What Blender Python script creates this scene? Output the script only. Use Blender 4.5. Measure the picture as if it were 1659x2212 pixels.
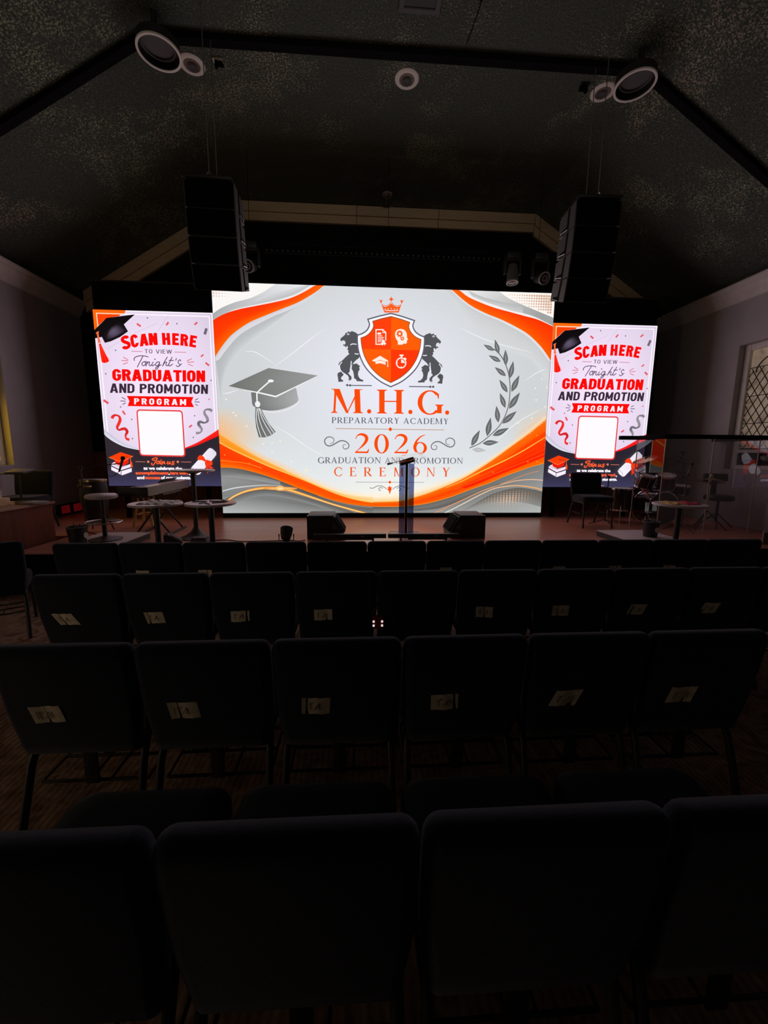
# Dark auditorium before a graduation evening: three lit LED screens over a stage, rows of navy chairs.
# World: X right, Y towards the stage, Z up, metres.  The viewer stands at the origin.
import bpy, bmesh, math, random
from mathutils import Vector, Matrix
from mathutils.geometry import tessellate_polygon

for o in list(bpy.data.objects):
    bpy.data.objects.remove(o)
SC = bpy.context.scene
COL = SC.collection
R = math.radians

# ------------------------------------------------------------------ camera
EYE = 1.58
PITCH, YAW, ROLL = 0.149528, 0.063588, -0.007975
FOCAL_PX = 860.0
cam_d = bpy.data.cameras.new('camera')
cam_d.sensor_fit = 'HORIZONTAL'
cam_d.sensor_width = 36.0
cam_d.lens = FOCAL_PX / 1659.0 * 36.0
cam_d.clip_start = 0.02
cam_d.clip_end = 100
cam = bpy.data.objects.new('camera', cam_d)
COL.objects.link(cam)
fwd = Vector((math.sin(YAW) * math.cos(PITCH), math.cos(YAW) * math.cos(PITCH), -math.sin(PITCH)))
rgt = Vector((math.cos(YAW), -math.sin(YAW), 0))
dwn = fwd.cross(rgt)
r_ = rgt * math.cos(ROLL) + dwn * math.sin(ROLL)
d_ = -rgt * math.sin(ROLL) + dwn * math.cos(ROLL)
cam.matrix_world = Matrix(((r_.x, -d_.x, -fwd.x, 0), (r_.y, -d_.y, -fwd.y, 0), (r_.z, -d_.z, -fwd.z, EYE), (0, 0, 0, 1)))
SC.camera = cam

# ------------------------------------------------------------------ light and exposure
world = bpy.data.worlds.new('night')
SC.world = world
world.use_nodes = True
world.node_tree.nodes['Background'].inputs[0].default_value = (0.5, 0.42, 0.35, 1)
world.node_tree.nodes['Background'].inputs[1].default_value = 0.0
SC.view_settings.view_transform = 'Standard'
SC.view_settings.look = 'None'
SC.view_settings.exposure = 0.0
SC.view_settings.gamma = 1.0
SC.view_settings.use_curve_mapping = False
SCREEN_GAIN = 1.0          # brightness of the LED screens


def area(name, loc, target, size, power, col):
    l = bpy.data.lights.new(name, 'AREA')
    l.shape = 'RECTANGLE'
    l.size, l.size_y = size
    l.energy = power
    l.color = col
    o = bpy.data.objects.new(name, l)
    COL.objects.link(o)
    o.location = loc
    o.rotation_euler = (Vector(target) - Vector(loc)).to_track_quat('-Z', 'Y').to_euler()
    return o


# warm light from an unseen lamp at the left wall, and a lamp added high at the rear
area('unseen_left_light', (-5.15, 0.2, 1.2), (0.0, 2.2, 0.6), (1.0, 2.0), 14, (1.0, 0.76, 0.50))
gable = area('added_rear_light', (0.4, -5.7, 5.55), (0.5, 8.4, 5.3), (2.4, 0.7), 6, (1.0, 0.86, 0.68))
gable.data.spread = R(50)

# ------------------------------------------------------------------ materials


def s2l(c):
    c = c / 255.0
    return c / 12.92 if c <= 0.04045 else ((c + 0.055) / 1.055) ** 2.4


def mat(name, col, rough=0.6, metal=0.0, spec=0.5, sheen=0.0, noise=0.0, nscale=40.0, bump=0.0, bscale=200.0):
    m = bpy.data.materials.new(name)
    m.use_nodes = True
    nt = m.node_tree
    b = nt.nodes['Principled BSDF']
    b.inputs['Base Color'].default_value = (*col, 1)
    b.inputs['Roughness'].default_value = rough
    b.inputs['Metallic'].default_value = metal
    b.inputs['Specular IOR Level'].default_value = spec
    if sheen:
        b.inputs['Sheen Weight'].default_value = sheen
        b.inputs['Sheen Roughness'].default_value = 0.5
        b.inputs['Sheen Tint'].default_value = (0.80, 0.86, 1.0, 1)
    if noise or bump:
        tc = nt.nodes.new('ShaderNodeTexCoord')
    if noise:
        n = nt.nodes.new('ShaderNodeTexNoise')
        n.inputs['Scale'].default_value = nscale
        n.inputs['Detail'].default_value = 3
        nt.links.new(tc.outputs['Object'], n.inputs['Vector'])
        r = nt.nodes.new('ShaderNodeValToRGB')
        r.color_ramp.elements[0].position = 0.3
        r.color_ramp.elements[1].position = 0.7
        r.color_ramp.elements[0].color = (*[c * (1 - noise) for c in col], 1)
        r.color_ramp.elements[1].color = (*[min(1, c * (1 + noise)) for c in col], 1)
        nt.links.new(n.outputs['Fac'], r.inputs['Fac'])
        nt.links.new(r.outputs['Color'], b.inputs['Base Color'])
    if bump:
        n2 = nt.nodes.new('ShaderNodeTexNoise')
        n2.inputs['Scale'].default_value = bscale
        n2.inputs['Detail'].default_value = 2
        nt.links.new(tc.outputs['Object'], n2.inputs['Vector'])
        bp = nt.nodes.new('ShaderNodeBump')
        bp.inputs['Strength'].default_value = bump
        bp.inputs['Distance'].default_value = 0.01
        nt.links.new(n2.outputs['Fac'], bp.inputs['Height'])
        nt.links.new(bp.outputs['Normal'], b.inputs['Normal'])
    return m


def emit(name, col, strength):
    m = bpy.data.materials.new(name)
    m.use_nodes = True
    b = m.node_tree.nodes['Principled BSDF']
    b.inputs['Base Color'].default_value = (*[c * 0.3 for c in col], 1)
    b.inputs['Emission Color'].default_value = (*col, 1)
    b.inputs['Emission Strength'].default_value = strength
    return m


def clear(name, tint, alpha_mix, rough=0.02):
    """Clear sheet: mostly transparent, with a mirror-like reflection that grows at grazing angles."""
    m = bpy.data.materials.new(name)
    m.use_nodes = True
    nt = m.node_tree
    nt.nodes.clear()
    out = nt.nodes.new('ShaderNodeOutputMaterial')
    tr = nt.nodes.new('ShaderNodeBsdfTransparent')
    tr.inputs[0].default_value = (*tint, 1)
    gl = nt.nodes.new('ShaderNodeBsdfGlossy')
    gl.inputs['Roughness'].default_value = rough
    gl.inputs['Color'].default_value = (0.9, 0.9, 0.9, 1)
    fr = nt.nodes.new('ShaderNodeFresnel')
    fr.inputs['IOR'].default_value = alpha_mix
    mx = nt.nodes.new('ShaderNodeMixShader')
    geo = nt.nodes.new('ShaderNodeNewGeometry')
    inv = nt.nodes.new('ShaderNodeMath')          # the sheet reflects once, at its outer face
    inv.operation = 'SUBTRACT'
    inv.inputs[0].default_value = 1.0
    nt.links.new(geo.outputs['Backfacing'], inv.inputs[1])
    ml = nt.nodes.new('ShaderNodeMath')
    ml.operation = 'MULTIPLY'
    nt.links.new(fr.outputs[0], ml.inputs[0])
    nt.links.new(inv.outputs[0], ml.inputs[1])
    nt.links.new(ml.outputs[0], mx.inputs[0])
    nt.links.new(tr.outputs[0], mx.inputs[1])
    nt.links.new(gl.outputs[0], mx.inputs[2])
    nt.links.new(mx.outputs[0], out.inputs['Surface'])
    return m


def ceiling_material():
    """Dark sprayed popcorn plaster; glints are painted in as lighter flecks, gathered in patches."""
    m = mat('sprayed_plaster', (0.1, 0.1, 0.09), rough=0.8, spec=0.25)
    nt = m.node_tree
    b = nt.nodes['Principled BSDF']
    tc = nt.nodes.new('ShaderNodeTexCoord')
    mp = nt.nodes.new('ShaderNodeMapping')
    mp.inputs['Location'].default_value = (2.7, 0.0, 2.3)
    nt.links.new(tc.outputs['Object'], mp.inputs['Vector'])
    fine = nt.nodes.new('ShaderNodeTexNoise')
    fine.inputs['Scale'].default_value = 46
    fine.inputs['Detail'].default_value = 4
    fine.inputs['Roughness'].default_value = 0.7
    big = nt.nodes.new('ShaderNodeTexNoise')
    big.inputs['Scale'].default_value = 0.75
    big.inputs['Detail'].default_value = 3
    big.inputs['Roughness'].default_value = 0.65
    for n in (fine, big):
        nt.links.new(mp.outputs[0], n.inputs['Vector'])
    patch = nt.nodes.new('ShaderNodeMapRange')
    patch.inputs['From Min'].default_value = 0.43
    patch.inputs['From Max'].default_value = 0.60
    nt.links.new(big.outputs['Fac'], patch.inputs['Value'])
    # painted glint (fleck) = fine noise above a threshold that drops inside a patch
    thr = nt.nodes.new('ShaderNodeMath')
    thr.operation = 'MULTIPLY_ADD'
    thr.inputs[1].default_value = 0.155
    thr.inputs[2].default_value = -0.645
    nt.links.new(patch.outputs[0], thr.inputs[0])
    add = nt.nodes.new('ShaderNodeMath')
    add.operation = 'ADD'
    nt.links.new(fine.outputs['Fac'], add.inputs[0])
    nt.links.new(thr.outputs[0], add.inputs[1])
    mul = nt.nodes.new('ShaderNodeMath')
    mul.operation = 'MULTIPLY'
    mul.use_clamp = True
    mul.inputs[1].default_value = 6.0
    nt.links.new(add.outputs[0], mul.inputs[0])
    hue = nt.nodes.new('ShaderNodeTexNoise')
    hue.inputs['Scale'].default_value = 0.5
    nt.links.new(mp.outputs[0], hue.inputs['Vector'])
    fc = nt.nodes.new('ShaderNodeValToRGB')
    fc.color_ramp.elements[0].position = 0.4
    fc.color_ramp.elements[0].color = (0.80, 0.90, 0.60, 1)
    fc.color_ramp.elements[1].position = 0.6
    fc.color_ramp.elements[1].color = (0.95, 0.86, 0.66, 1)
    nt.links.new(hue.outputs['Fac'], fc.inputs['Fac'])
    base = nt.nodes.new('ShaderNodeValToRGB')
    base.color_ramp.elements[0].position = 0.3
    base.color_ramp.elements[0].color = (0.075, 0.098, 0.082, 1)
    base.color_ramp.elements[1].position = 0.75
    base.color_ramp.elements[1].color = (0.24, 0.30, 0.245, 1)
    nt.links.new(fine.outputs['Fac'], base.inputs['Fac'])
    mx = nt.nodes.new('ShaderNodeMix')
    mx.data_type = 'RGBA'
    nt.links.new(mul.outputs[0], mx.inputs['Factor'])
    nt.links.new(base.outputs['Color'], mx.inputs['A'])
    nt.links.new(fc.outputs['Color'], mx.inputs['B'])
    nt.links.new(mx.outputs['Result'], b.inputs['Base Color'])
    bp = nt.nodes.new('ShaderNodeBump')
    bp.inputs['Strength'].default_value = 1.0
    bp.inputs['Distance'].default_value = 0.05
    nt.links.new(fine.outputs['Fac'], bp.inputs['Height'])
    nt.links.new(bp.outputs['Normal'], b.inputs['Normal'])
    return m


def plank_material(name, ca, cb, rough, sx=0.13, sy=1.4):
    """Boards that run along X."""
    m = mat(name, ca, rough=rough, spec=0.5)
    nt = m.node_tree
    b = nt.nodes['Principled BSDF']
    tc = nt.nodes.new('ShaderNodeTexCoord')
    br = nt.nodes.new('ShaderNodeTexBrick')
    br.inputs['Scale'].default_value = 1.0
    br.inputs['Brick Width'].default_value = sy
    br.inputs['Row Height'].default_value = sx
    br.inputs['Mortar Size'].default_value = 0.003
    br.inputs['Color1'].default_value = (*ca, 1)
    br.inputs['Color2'].default_value = (*cb, 1)
    br.inputs['Mortar'].default_value = (*[c * 0.35 for c in ca], 1)
    nt.links.new(tc.outputs['Object'], br.inputs['Vector'])
    mp = nt.nodes.new('ShaderNodeMapping')
    mp.inputs['Scale'].default_value = (2.5, 40, 1)
    nt.links.new(tc.outputs['Object'], mp.inputs['Vector'])
    n = nt.nodes.new('ShaderNodeTexNoise')
    n.inputs['Scale'].default_value = 1.0
    n.inputs['Detail'].default_value = 4
    nt.links.new(mp.outputs[0], n.inputs['Vector'])
    r = nt.nodes.new('ShaderNodeMapRange')
    r.inputs['To Min'].default_value = 0.7
    r.inputs['To Max'].default_value = 1.25
    nt.links.new(n.outputs['Fac'], r.inputs['Value'])
    mx = nt.nodes.new('ShaderNodeMix')
    mx.data_type = 'RGBA'
    mx.blend_type = 'MULTIPLY'
    mx.inputs['Factor'].default_value = 1
    nt.links.new(br.outputs['Color'], mx.inputs['A'])
    nt.links.new(r.outputs[0], mx.inputs['B'])
    nt.links.new(mx.outputs['Result'], b.inputs['Base Color'])
    return m


def carpet_material():
    m = mat('carpet', (0.2, 0.12, 0.09), rough=0.95, spec=0.1)
    nt = m.node_tree
    b = nt.nodes['Principled BSDF']
    tc = nt.nodes.new('ShaderNodeTexCoord')
    n = nt.nodes.new('ShaderNodeTexNoise')
    n.inputs['Scale'].default_value = 9
    n.inputs['Detail'].default_value = 6
    n.inputs['Distortion'].default_value = 1.5
    nt.links.new(tc.outputs['Object'], n.inputs['Vector'])
    r = nt.nodes.new('ShaderNodeValToRGB')
    r.color_ramp.elements[0].position = 0.35
    r.color_ramp.elements[0].color = (0.22, 0.12, 0.08, 1)
    r.color_ramp.elements[1].position = 0.65
    r.color_ramp.elements[1].color = (0.46, 0.30, 0.21, 1)
    nt.links.new(n.outputs['Fac'], r.inputs['Fac'])
    w = nt.nodes.new('ShaderNodeTexWave')
    w.inputs['Scale'].default_value = 10
    w.inputs['Distortion'].default_value = 3
    w.inputs['Detail'].default_value = 2
    nt.links.new(tc.outputs['Object'], w.inputs['Vector'])
    mr = nt.nodes.new('ShaderNodeMapRange')
    mr.inputs['To Min'].default_value = 0.72
    mr.inputs['To Max'].default_value = 1.1
    nt.links.new(w.outputs['Fac'], mr.inputs['Value'])
    mx = nt.nodes.new('ShaderNodeMix')
    mx.data_type = 'RGBA'
    mx.blend_type = 'MULTIPLY'
    mx.inputs['Factor'].default_value = 1
    nt.links.new(r.outputs['Color'], mx.inputs['A'])
    nt.links.new(mr.outputs[0], mx.inputs['B'])
    nt.links.new(mx.outputs['Result'], b.inputs['Base Color'])
    return m


def grain_material(name, ca, cb, rough=0.5, scale=(1, 12, 12)):
    m = mat(name, ca, rough=rough)
    nt = m.node_tree
    b = nt.nodes['Principled BSDF']
    tc = nt.nodes.new('ShaderNodeTexCoord')
    mp = nt.nodes.new('ShaderNodeMapping')
    mp.inputs['Scale'].default_value = scale
    nt.links.new(tc.outputs['Object'], mp.inputs['Vector'])
    n = nt.nodes.new('ShaderNodeTexNoise')
    n.inputs['Scale'].default_value = 2.0
    n.inputs['Detail'].default_value = 5
    n.inputs['Distortion'].default_value = 0.6
    nt.links.new(mp.outputs[0], n.inputs['Vector'])
    r = nt.nodes.new('ShaderNodeValToRGB')
    r.color_ramp.elements[0].position = 0.3
    r.color_ramp.elements[0].color = (*ca, 1)
    r.color_ramp.elements[1].position = 0.7
    r.color_ramp.elements[1].color = (*cb, 1)
    nt.links.new(n.outputs['Fac'], r.inputs['Fac'])
    nt.links.new(r.outputs['Color'], b.inputs['Base Color'])
    return m


def stained_glass_material():
    m = mat('leaded_glass', (0.5, 0.42, 0.3), rough=0.25, spec=0.5)
    nt = m.node_tree
    b = nt.nodes['Principled BSDF']
    tc = nt.nodes.new('ShaderNodeTexCoord')
    v = nt.nodes.new('ShaderNodeTexNoise')
    v.inputs['Scale'].default_value = 6.0
    v.inputs['Detail'].default_value = 5
    nt.links.new(tc.outputs['Object'], v.inputs['Vector'])
    r = nt.nodes.new('ShaderNodeValToRGB')
    e = r.color_ramp.elements
    e[0].position, e[0].color = 0.3, (0.36, 0.27, 0.19, 1)
    e[1].position, e[1].color = 0.66, (0.92, 0.80, 0.58, 1)
    k = r.color_ramp.elements.new(0.46)
    k.color = (0.72, 0.61, 0.43, 1)
    nt.links.new(v.outputs['Fac'], r.inputs['Fac'])
    nt.links.new(r.outputs['Color'], b.inputs['Base Color'])
    nt.links.new(r.outputs['Color'], b.inputs['Emission Color'])       # faint glow added to brighten the glass
    b.inputs['Emission Strength'].default_value = 0.09
    bp = nt.nodes.new('ShaderNodeBump')
    bp.inputs['Strength'].default_value = 0.3
    nt.links.new(v.outputs['Fac'], bp.inputs['Height'])
    nt.links.new(bp.outputs['Normal'], b.inputs['Normal'])
    return m


M = {
    'navy': mat('navy_fabric', (0.014, 0.017, 0.027), rough=0.95, spec=0.02, sheen=0.3, noise=0.25, nscale=260, bump=0.3, bscale=500),
    'frame': mat('black_steel', (0.035, 0.033, 0.033), rough=0.45, spec=0.4),
    'paper': mat('paper_label', (0.86, 0.78, 0.61), rough=0.9, noise=0.12, nscale=60),
    'ink': mat('ink', (0.22, 0.19, 0.16), rough=0.9),
    'wall': mat('grey_wall_paint', (0.52, 0.505, 0.515), rough=0.85, spec=0.2, noise=0.06, nscale=3),
    'end_wall': mat('black_wall_paint', (0.010, 0.009, 0.009), rough=0.95, spec=0.1),
    'wainscot': grain_material('wainscot_wood', (0.16, 0.06, 0.03), (0.24, 0.09, 0.045), 0.6, (8, 8, 1)),
    'moulding': mat('moulding_paint', (0.80, 0.80, 0.75), rough=0.6, noise=0.06, nscale=8),
    'trim_wood': grain_material('stained_trim', (0.56, 0.41, 0.26), (0.68, 0.51, 0.34), 0.6, (2, 2, 30)),
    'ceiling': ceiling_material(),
    'black': mat('matt_black', (0.006, 0.006, 0.0065), rough=0.9, spec=0.1),
    'soft_black': mat('black_plastic', (0.028, 0.027, 0.029), rough=0.5, spec=0.4),
    'cabinet': mat('speaker_paint', (0.10, 0.092, 0.098), rough=0.6, noise=0.1, nscale=90),
    'grille': mat('speaker_grille', (0.004, 0.004, 0.0045), rough=0.9, spec=0.05, noise=0.4, nscale=300),
    'steel': mat('steel', (0.55, 0.54, 0.53), rough=0.3, metal=1.0),
    'chrome': mat('chrome', (0.75, 0.74, 0.74), rough=0.12, metal=1.0),
    'white': mat('white_enamel', (0.88, 0.87, 0.82), rough=0.5),
    'grey': mat('grey_enamel', (0.30, 0.29, 0.30), rough=0.6),
    'dark_grey': mat('dark_grey_enamel', (0.10, 0.10, 0.105), rough=0.7),
    'carpet': carpet_material(),
    'stage': plank_material('stage_boards', (0.56, 0.225, 0.15), (0.63, 0.265, 0.18), 0.28),
    'riser': mat('riser_laminate', (0.58, 0.49, 0.52), rough=0.5, noise=0.05, nscale=12),
    'riser_side': mat('riser_side', (0.05, 0.045, 0.045), rough=0.8),
    'desk': grain_material('red_brown_wood', (0.12, 0.028, 0.012), (0.18, 0.045, 0.02), 0.8, (6, 6, 1.2)),
    'desk_edge': grain_material('desk_edge_wood', (0.30, 0.17, 0.13), (0.38, 0.22, 0.17), 0.35, (2, 12, 12)),
    'yellow_wood': grain_material('pale_wood', (0.55, 0.36, 0.12), (0.68, 0.46, 0.18), 0.5, (12, 12, 1)),
    'table_top': mat('table_laminate', (0.62, 0.53, 0.55), rough=0.35, noise=0.05, nscale=30),
    'acrylic': clear('clear_acrylic', (0.97, 0.98, 0.98), 1.5),
    'shield': clear('shield_acrylic', (0.93, 0.92, 0.93), 1.9),
    'smoked': clear('smoked_acrylic', (0.36, 0.40, 0.58), 1.45),
    'acrylic_edge': mat('acrylic_edge', (0.55, 0.45, 0.38), rough=0.2),
    'leaded': stained_glass_material(),
    'lead': mat('lead_came', (0.03, 0.028, 0.025), rough=0.6, metal=0.4),
    'dark_glass': mat('dark_glass', (0.02, 0.018, 0.016), rough=0.05, spec=0.6),
    'amber': emit('lit_amber_glass', (1.0, 0.55, 0.02), 1.5),
    'red_glow': emit('red_lamp', (0.9, 0.02, 0.03), 0.06),
    'card': mat('white_card', (0.72, 0.66, 0.64), rough=0.8),
    'tissue': mat('tissue', (0.80, 0.74, 0.66), rough=0.9),
    'tissue_box': mat('tissue_box', (0.62, 0.42, 0.24), rough=0.7, noise=0.1, nscale=20),
    'olive': mat('tissue_box_end', (0.22, 0.16, 0.03), rough=0.7),
    'yellow_cloth': mat('yellow_cloth', (0.75, 0.48, 0.16), rough=0.9),
    'red_cloth': mat('red_cloth', (0.55, 0.03, 0.07), rough=0.9),
    'red_card': mat('red_card', (0.18, 0.012, 0.018), rough=0.6),
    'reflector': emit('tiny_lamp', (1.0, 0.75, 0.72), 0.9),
    'drum': mat('drum_wrap', (0.035, 0.018, 0.015), rough=0.2, spec=0.6),
    'drum_head': mat('drum_head', (0.60, 0.52, 0.50), rough=0.5),
    'cymbal': mat('cymbal', (0.35, 0.26, 0.14), rough=0.3, metal=1.0),
    'key_white': mat('ivory_keys', (0.62, 0.52, 0.53), rough=0.35),
    'piano_shell': mat('piano_shell', (0.17, 0.13, 0.12), rough=0.4),
    'lens': mat('lens_glass', (0.02, 0.02, 0.022), rough=0.08, spec=0.7),
    'bowl': mat('reflector_bowl', (0.30, 0.25, 0.20), rough=0.35, metal=0.6),
    'cream': mat('cream_label', (0.62, 0.54, 0.48), rough=0.7),
}

# ------------------------------------------------------------------ mesh helpers


class Shape:
    """Collects boxes, tubes, lathes and lofts; build() links them as ONE mesh object."""

    def __init__(self):
        self.v, self.f, self.m = [], [], []

    def add(self, vs, fs, mi=0):
        k = len(self.v)
        self.v += [tuple(p) for p in vs]
        self.f += [tuple(i + k for i in f) for f in fs]
        self.m += [mi] * len(fs)
        return self

    def box(self, c, s, bev=0.0, rot=None, mi=0, seg=2):
        bm = bmesh.new()
        bmesh.ops.create_cube(bm, size=1)
        for v in bm.verts:
            v.co = Vector((v.co.x * s[0], v.co.y * s[1], v.co.z * s[2]))
        if bev:
            bmesh.ops.bevel(bm, geom=list(bm.edges), offset=bev, segments=seg, affect='EDGES', profile=0.5)
        mt = Matrix.Translation(c)
        if rot is not None:
            mt = mt @ rot.to_4x4()
        bm.verts.index_update()
        self.add([mt @ v.co for v in bm.verts], [[v.index for v in f.verts] for f in bm.faces], mi)
        bm.free()
        return self

    def tube(self, pts, r, n=10, mi=0, cap=True):
        pts = [Vector(p) for p in pts]
        vs, fs = [], []
        prev = None
        for i, p in enumerate(pts):
            d = (pts[min(i + 1, len(pts) - 1)] - pts[max(i - 1, 0)]).normalized()
            if prev is None:
                a = d.cross(Vector((0, 0, 1)))
                if a.length < 1e-3:
                    a = d.cross(Vector((1, 0, 0)))
                a.normalize()
            else:
                a = (prev - d * prev.dot(d)).normalized()
            prev = a
            b = d.cross(a)
            rr = r[i] if isinstance(r, (list, tuple)) else r
            for k in range(n):
                t = 2 * math.pi * k / n
                vs.append(p + a * math.cos(t) * rr + b * math.sin(t) * rr)
        for i in range(len(pts) - 1):
            for k in range(n):
                fs.append((i * n + k, i * n + (k + 1) % n, (i + 1) * n + (k + 1) % n, (i + 1) * n + k))
        if cap:
            fs.append(tuple(reversed(range(n))))
            fs.append(tuple(range((len(pts) - 1) * n, len(pts) * n)))
        return self.add(vs, fs, mi)

    def lathe(self, prof, c=(0, 0, 0), n=32, rot=None, mi=0):
        """prof: (radius, height) pairs, turned round Z."""
        vs, fs = [], []
        c = Vector(c)
        for (r, h) in prof:
            for k in range(n):
                t = 2 * math.pi * k / n
                p = Vector((r * math.cos(t), r * math.sin(t), h))
                if rot is not None:
                    p = rot @ p
                vs.append(c + p)
        for i in range(len(prof) - 1):
            for k in range(n):
                fs.append((i * n + k, i * n + (k + 1) % n, (i + 1) * n + (k + 1) % n, (i + 1) * n + k))
        if prof[0][0] > 1e-6:
            fs.append(tuple(reversed(range(n))))
        if prof[-1][0] > 1e-6:
            fs.append(tuple(range((len(prof) - 1) * n, len(prof) * n)))
        return self.add(vs, fs, mi)

    def ring(self, prof, c=(0, 0, 0), n=40, rot=None, mi=0):
        """closed (radius, height) outline turned round Z: an open ring."""
        vs, fs = [], []
        c = Vector(c)
        q = len(prof)
        for (r, h) in prof:
            for k in range(n):
                t = 2 * math.pi * k / n
                p = Vector((r * math.cos(t), r * math.sin(t), h))
                if rot is not None:
                    p = rot @ p
                vs.append(c + p)
        for i in range(q):
            j = (i + 1) % q
            for k in range(n):
                fs.append((i * n + k, i * n + (k + 1) % n, j * n + (k + 1) % n, j * n + k))
        return self.add(vs, fs, mi)

    def loft(self, rings, mi=0):
        n = len(rings[0])
        vs = [p for r in rings for p in r]
        fs = []
        for i in range(len(rings) - 1):
            for k in range(n):
                fs.append((i * n + k, i * n + (k + 1) % n, (i + 1) * n + (k + 1) % n, (i + 1) * n + k))
        fs.append(tuple(reversed(range(n))))
        fs.append(tuple(range((len(rings) - 1) * n, len(rings) * n)))
        return self.add(vs, fs, mi)

    def prism(self, outline, axis, a, b, mi=0):
        """outline: 2-D points; extruded along axis 'x','y' or 'z' from a to b."""
        def p3(p, t):
            return {'x': (t, p[0], p[1]), 'y': (p[0], t, p[1]), 'z': (p[0], p[1], t)}[axis]
        n = len(outline)
        vs = [p3(p, a) for p in outline] + [p3(p, b) for p in outline]
        fs = [tuple(range(n)), tuple(reversed(range(n, 2 * n)))]
        for k in range(n):
            fs.append((k, (k + 1) % n, n + (k + 1) % n, n + k))
        return self.add(vs, fs, mi)

    def build(self, name, mats, parent=None, loc=None, rotz=0.0, angle=38):
        me = bpy.data.meshes.new(name)
        me.from_pydata(self.v, [], self.f)
        if not isinstance(mats, (list, tuple)):
            mats = [mats]
        for m in mats:
            me.materials.append(M[m] if isinstance(m, str) else m)
        for p, mi in zip(me.polygons, self.m):
            p.material_index = mi
            p.use_smooth = True
        bm = bmesh.new()
        bm.from_mesh(me)
        bmesh.ops.recalc_face_normals(bm, faces=bm.faces)
        bm.to_mesh(me)
        bm.free()
        me.set_sharp_from_angle(angle=R(angle))
        o = bpy.data.objects.new(name, me)
        COL.objects.link(o)
        if parent is not None:
            o.parent = parent
        if loc is not None:
            o.location = loc
        if rotz:
            o.rotation_euler = (0, 0, rotz)
        return o


def tag(o, label, cat, group=None):
    o['label'] = label
    o['category'] = cat
    if group:
        o['group'] = group
    return o


def thing(name, label, cat, loc=(0, 0, 0), rotz=0.0, group=None):
    o = bpy.data.objects.new(name, None)
    o.empty_display_size = 0.1
    COL.objects.link(o)
    o.location = loc
    o.rotation_euler = (0, 0, rotz)
    return tag(o, label, cat, group)


def setting(o):
    o['kind'] = 'structure'
    return o


def copy_thing(root, loc, rotz, label, group=None):
    """a copy of a thing, its parts and their sub-parts (mesh data shared)"""
    r = root.copy()
    COL.objects.link(r)
    r.location = loc
    r.rotation_euler = (0, 0, rotz)
    r['label'] = label
    if group:
        r['group'] = group
    for ch in list(root.children):
        c = ch.copy()
        COL.objects.link(c)
        c.parent = r
        for g in list(ch.children):
            d = g.copy()
            COL.objects.link(d)
            d.parent = c
    return r


def rrect(w, d, r, y0, z, n=5):
    """rounded rectangle ring in the XY plane"""
    r = min(r, w / 2 - 1e-4, d / 2 - 1e-4)
    pts = []
    for (sx, sy, a0) in ((1, 1, 0), (-1, 1, 90), (-1, -1, 180), (1, -1, 270)):
        for k in range(n):
            a = R(a0 + 90 * k / (n - 1))
            pts.append((sx * (w / 2 - r) + r * math.cos(a), y0 + sy * (d / 2 - r) + r * math.sin(a), z))
    return pts


# ------------------------------------------------------------------ the room
WL, WR, WB, WF = -5.30, 6.27, -6.0, 8.40      # side walls, back, end wall behind the stage
CX0, CX1 = -2.36, 3.44                        # creases of the vault
CZ = 6.18                                     # flat centre of the ceiling
EZ = 4.42                                     # where the slopes meet the side walls
WIN_Y0, WIN_Y1, WIN_Z0, WIN_Z1 = 5.05, 6.52, 1.34, 3.36
STAGE_Z, STAGE_Y = 0.41, 4.62

s = Shape()
s.add([(WL, WB, 0), (WR, WB, 0), (WR, WF, 0), (WL, WF, 0), (WL, WB, -0.1), (WR, WB, -0.1), (WR, WF, -0.1), (WL, WF, -0.1)],
      [(0, 1, 2, 3), (7, 6, 5, 4)])
setting(s.build('floor', 'carpet'))


def side_wall(name, x, out):
    """side wall with one deep window opening"""
    s = Shape()
    t = 0.24 * out
    def slab(y0, y1, z0, z1):
        s.box((x + t / 2, (y0 + y1) / 2, (z0 + z1) / 2), (abs(t), y1 - y0, z1 - z0))
    slab(WB, WIN_Y0, 0, EZ)
    slab(WIN_Y1, WF, 0, EZ)
    slab(WIN_Y0, WIN_Y1, 0, WIN_Z0)
    slab(WIN_Y0, WIN_Y1, WIN_Z1, EZ)
    return setting(s.build(name, 'wall'))


side_wall('wall_left', WL, -1)
side_wall('wall_right', WR, 1)
s = Shape()
prof = [(WL, 0), (WR, 0), (WR, EZ), (CX1, CZ), (CX0, CZ), (WL, EZ)]
s.prism(prof, 'y', WF, WF + 0.15)
setting(s.build('wall_front', 'end_wall'))
s = Shape()
s.prism(prof, 'y', WB - 0.15, WB)
setting(s.build('wall_back', 'dark_grey'))
s = Shape()
up = 0.12
pr = [(WL - 0.24, EZ - 0.17), (WL, EZ), (CX0, CZ), (CX1, CZ), (WR, EZ), (WR + 0.24, EZ - 0.17)]
pr = pr + [(p[0], p[1] + up) for p in reversed(pr)]
s.prism(pr, 'y', WB, WF)
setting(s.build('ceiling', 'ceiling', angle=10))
# dark rib across the vault
RIB_Y = 5.33
s = Shape()
inner = [(WL, EZ - 0.07), (CX0, CZ - 0.07), (CX1, CZ - 0.07), (WR, EZ - 0.07)]
outer = [(WR, EZ + 0.0), (CX1, CZ + 0.0), (CX0, CZ + 0.0), (WL, EZ + 0.0)]
s.prism(inner + outer, 'y', RIB_Y - 0.05, RIB_Y + 0.05)
setting(s.build('trim_1', 'black'))
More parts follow.
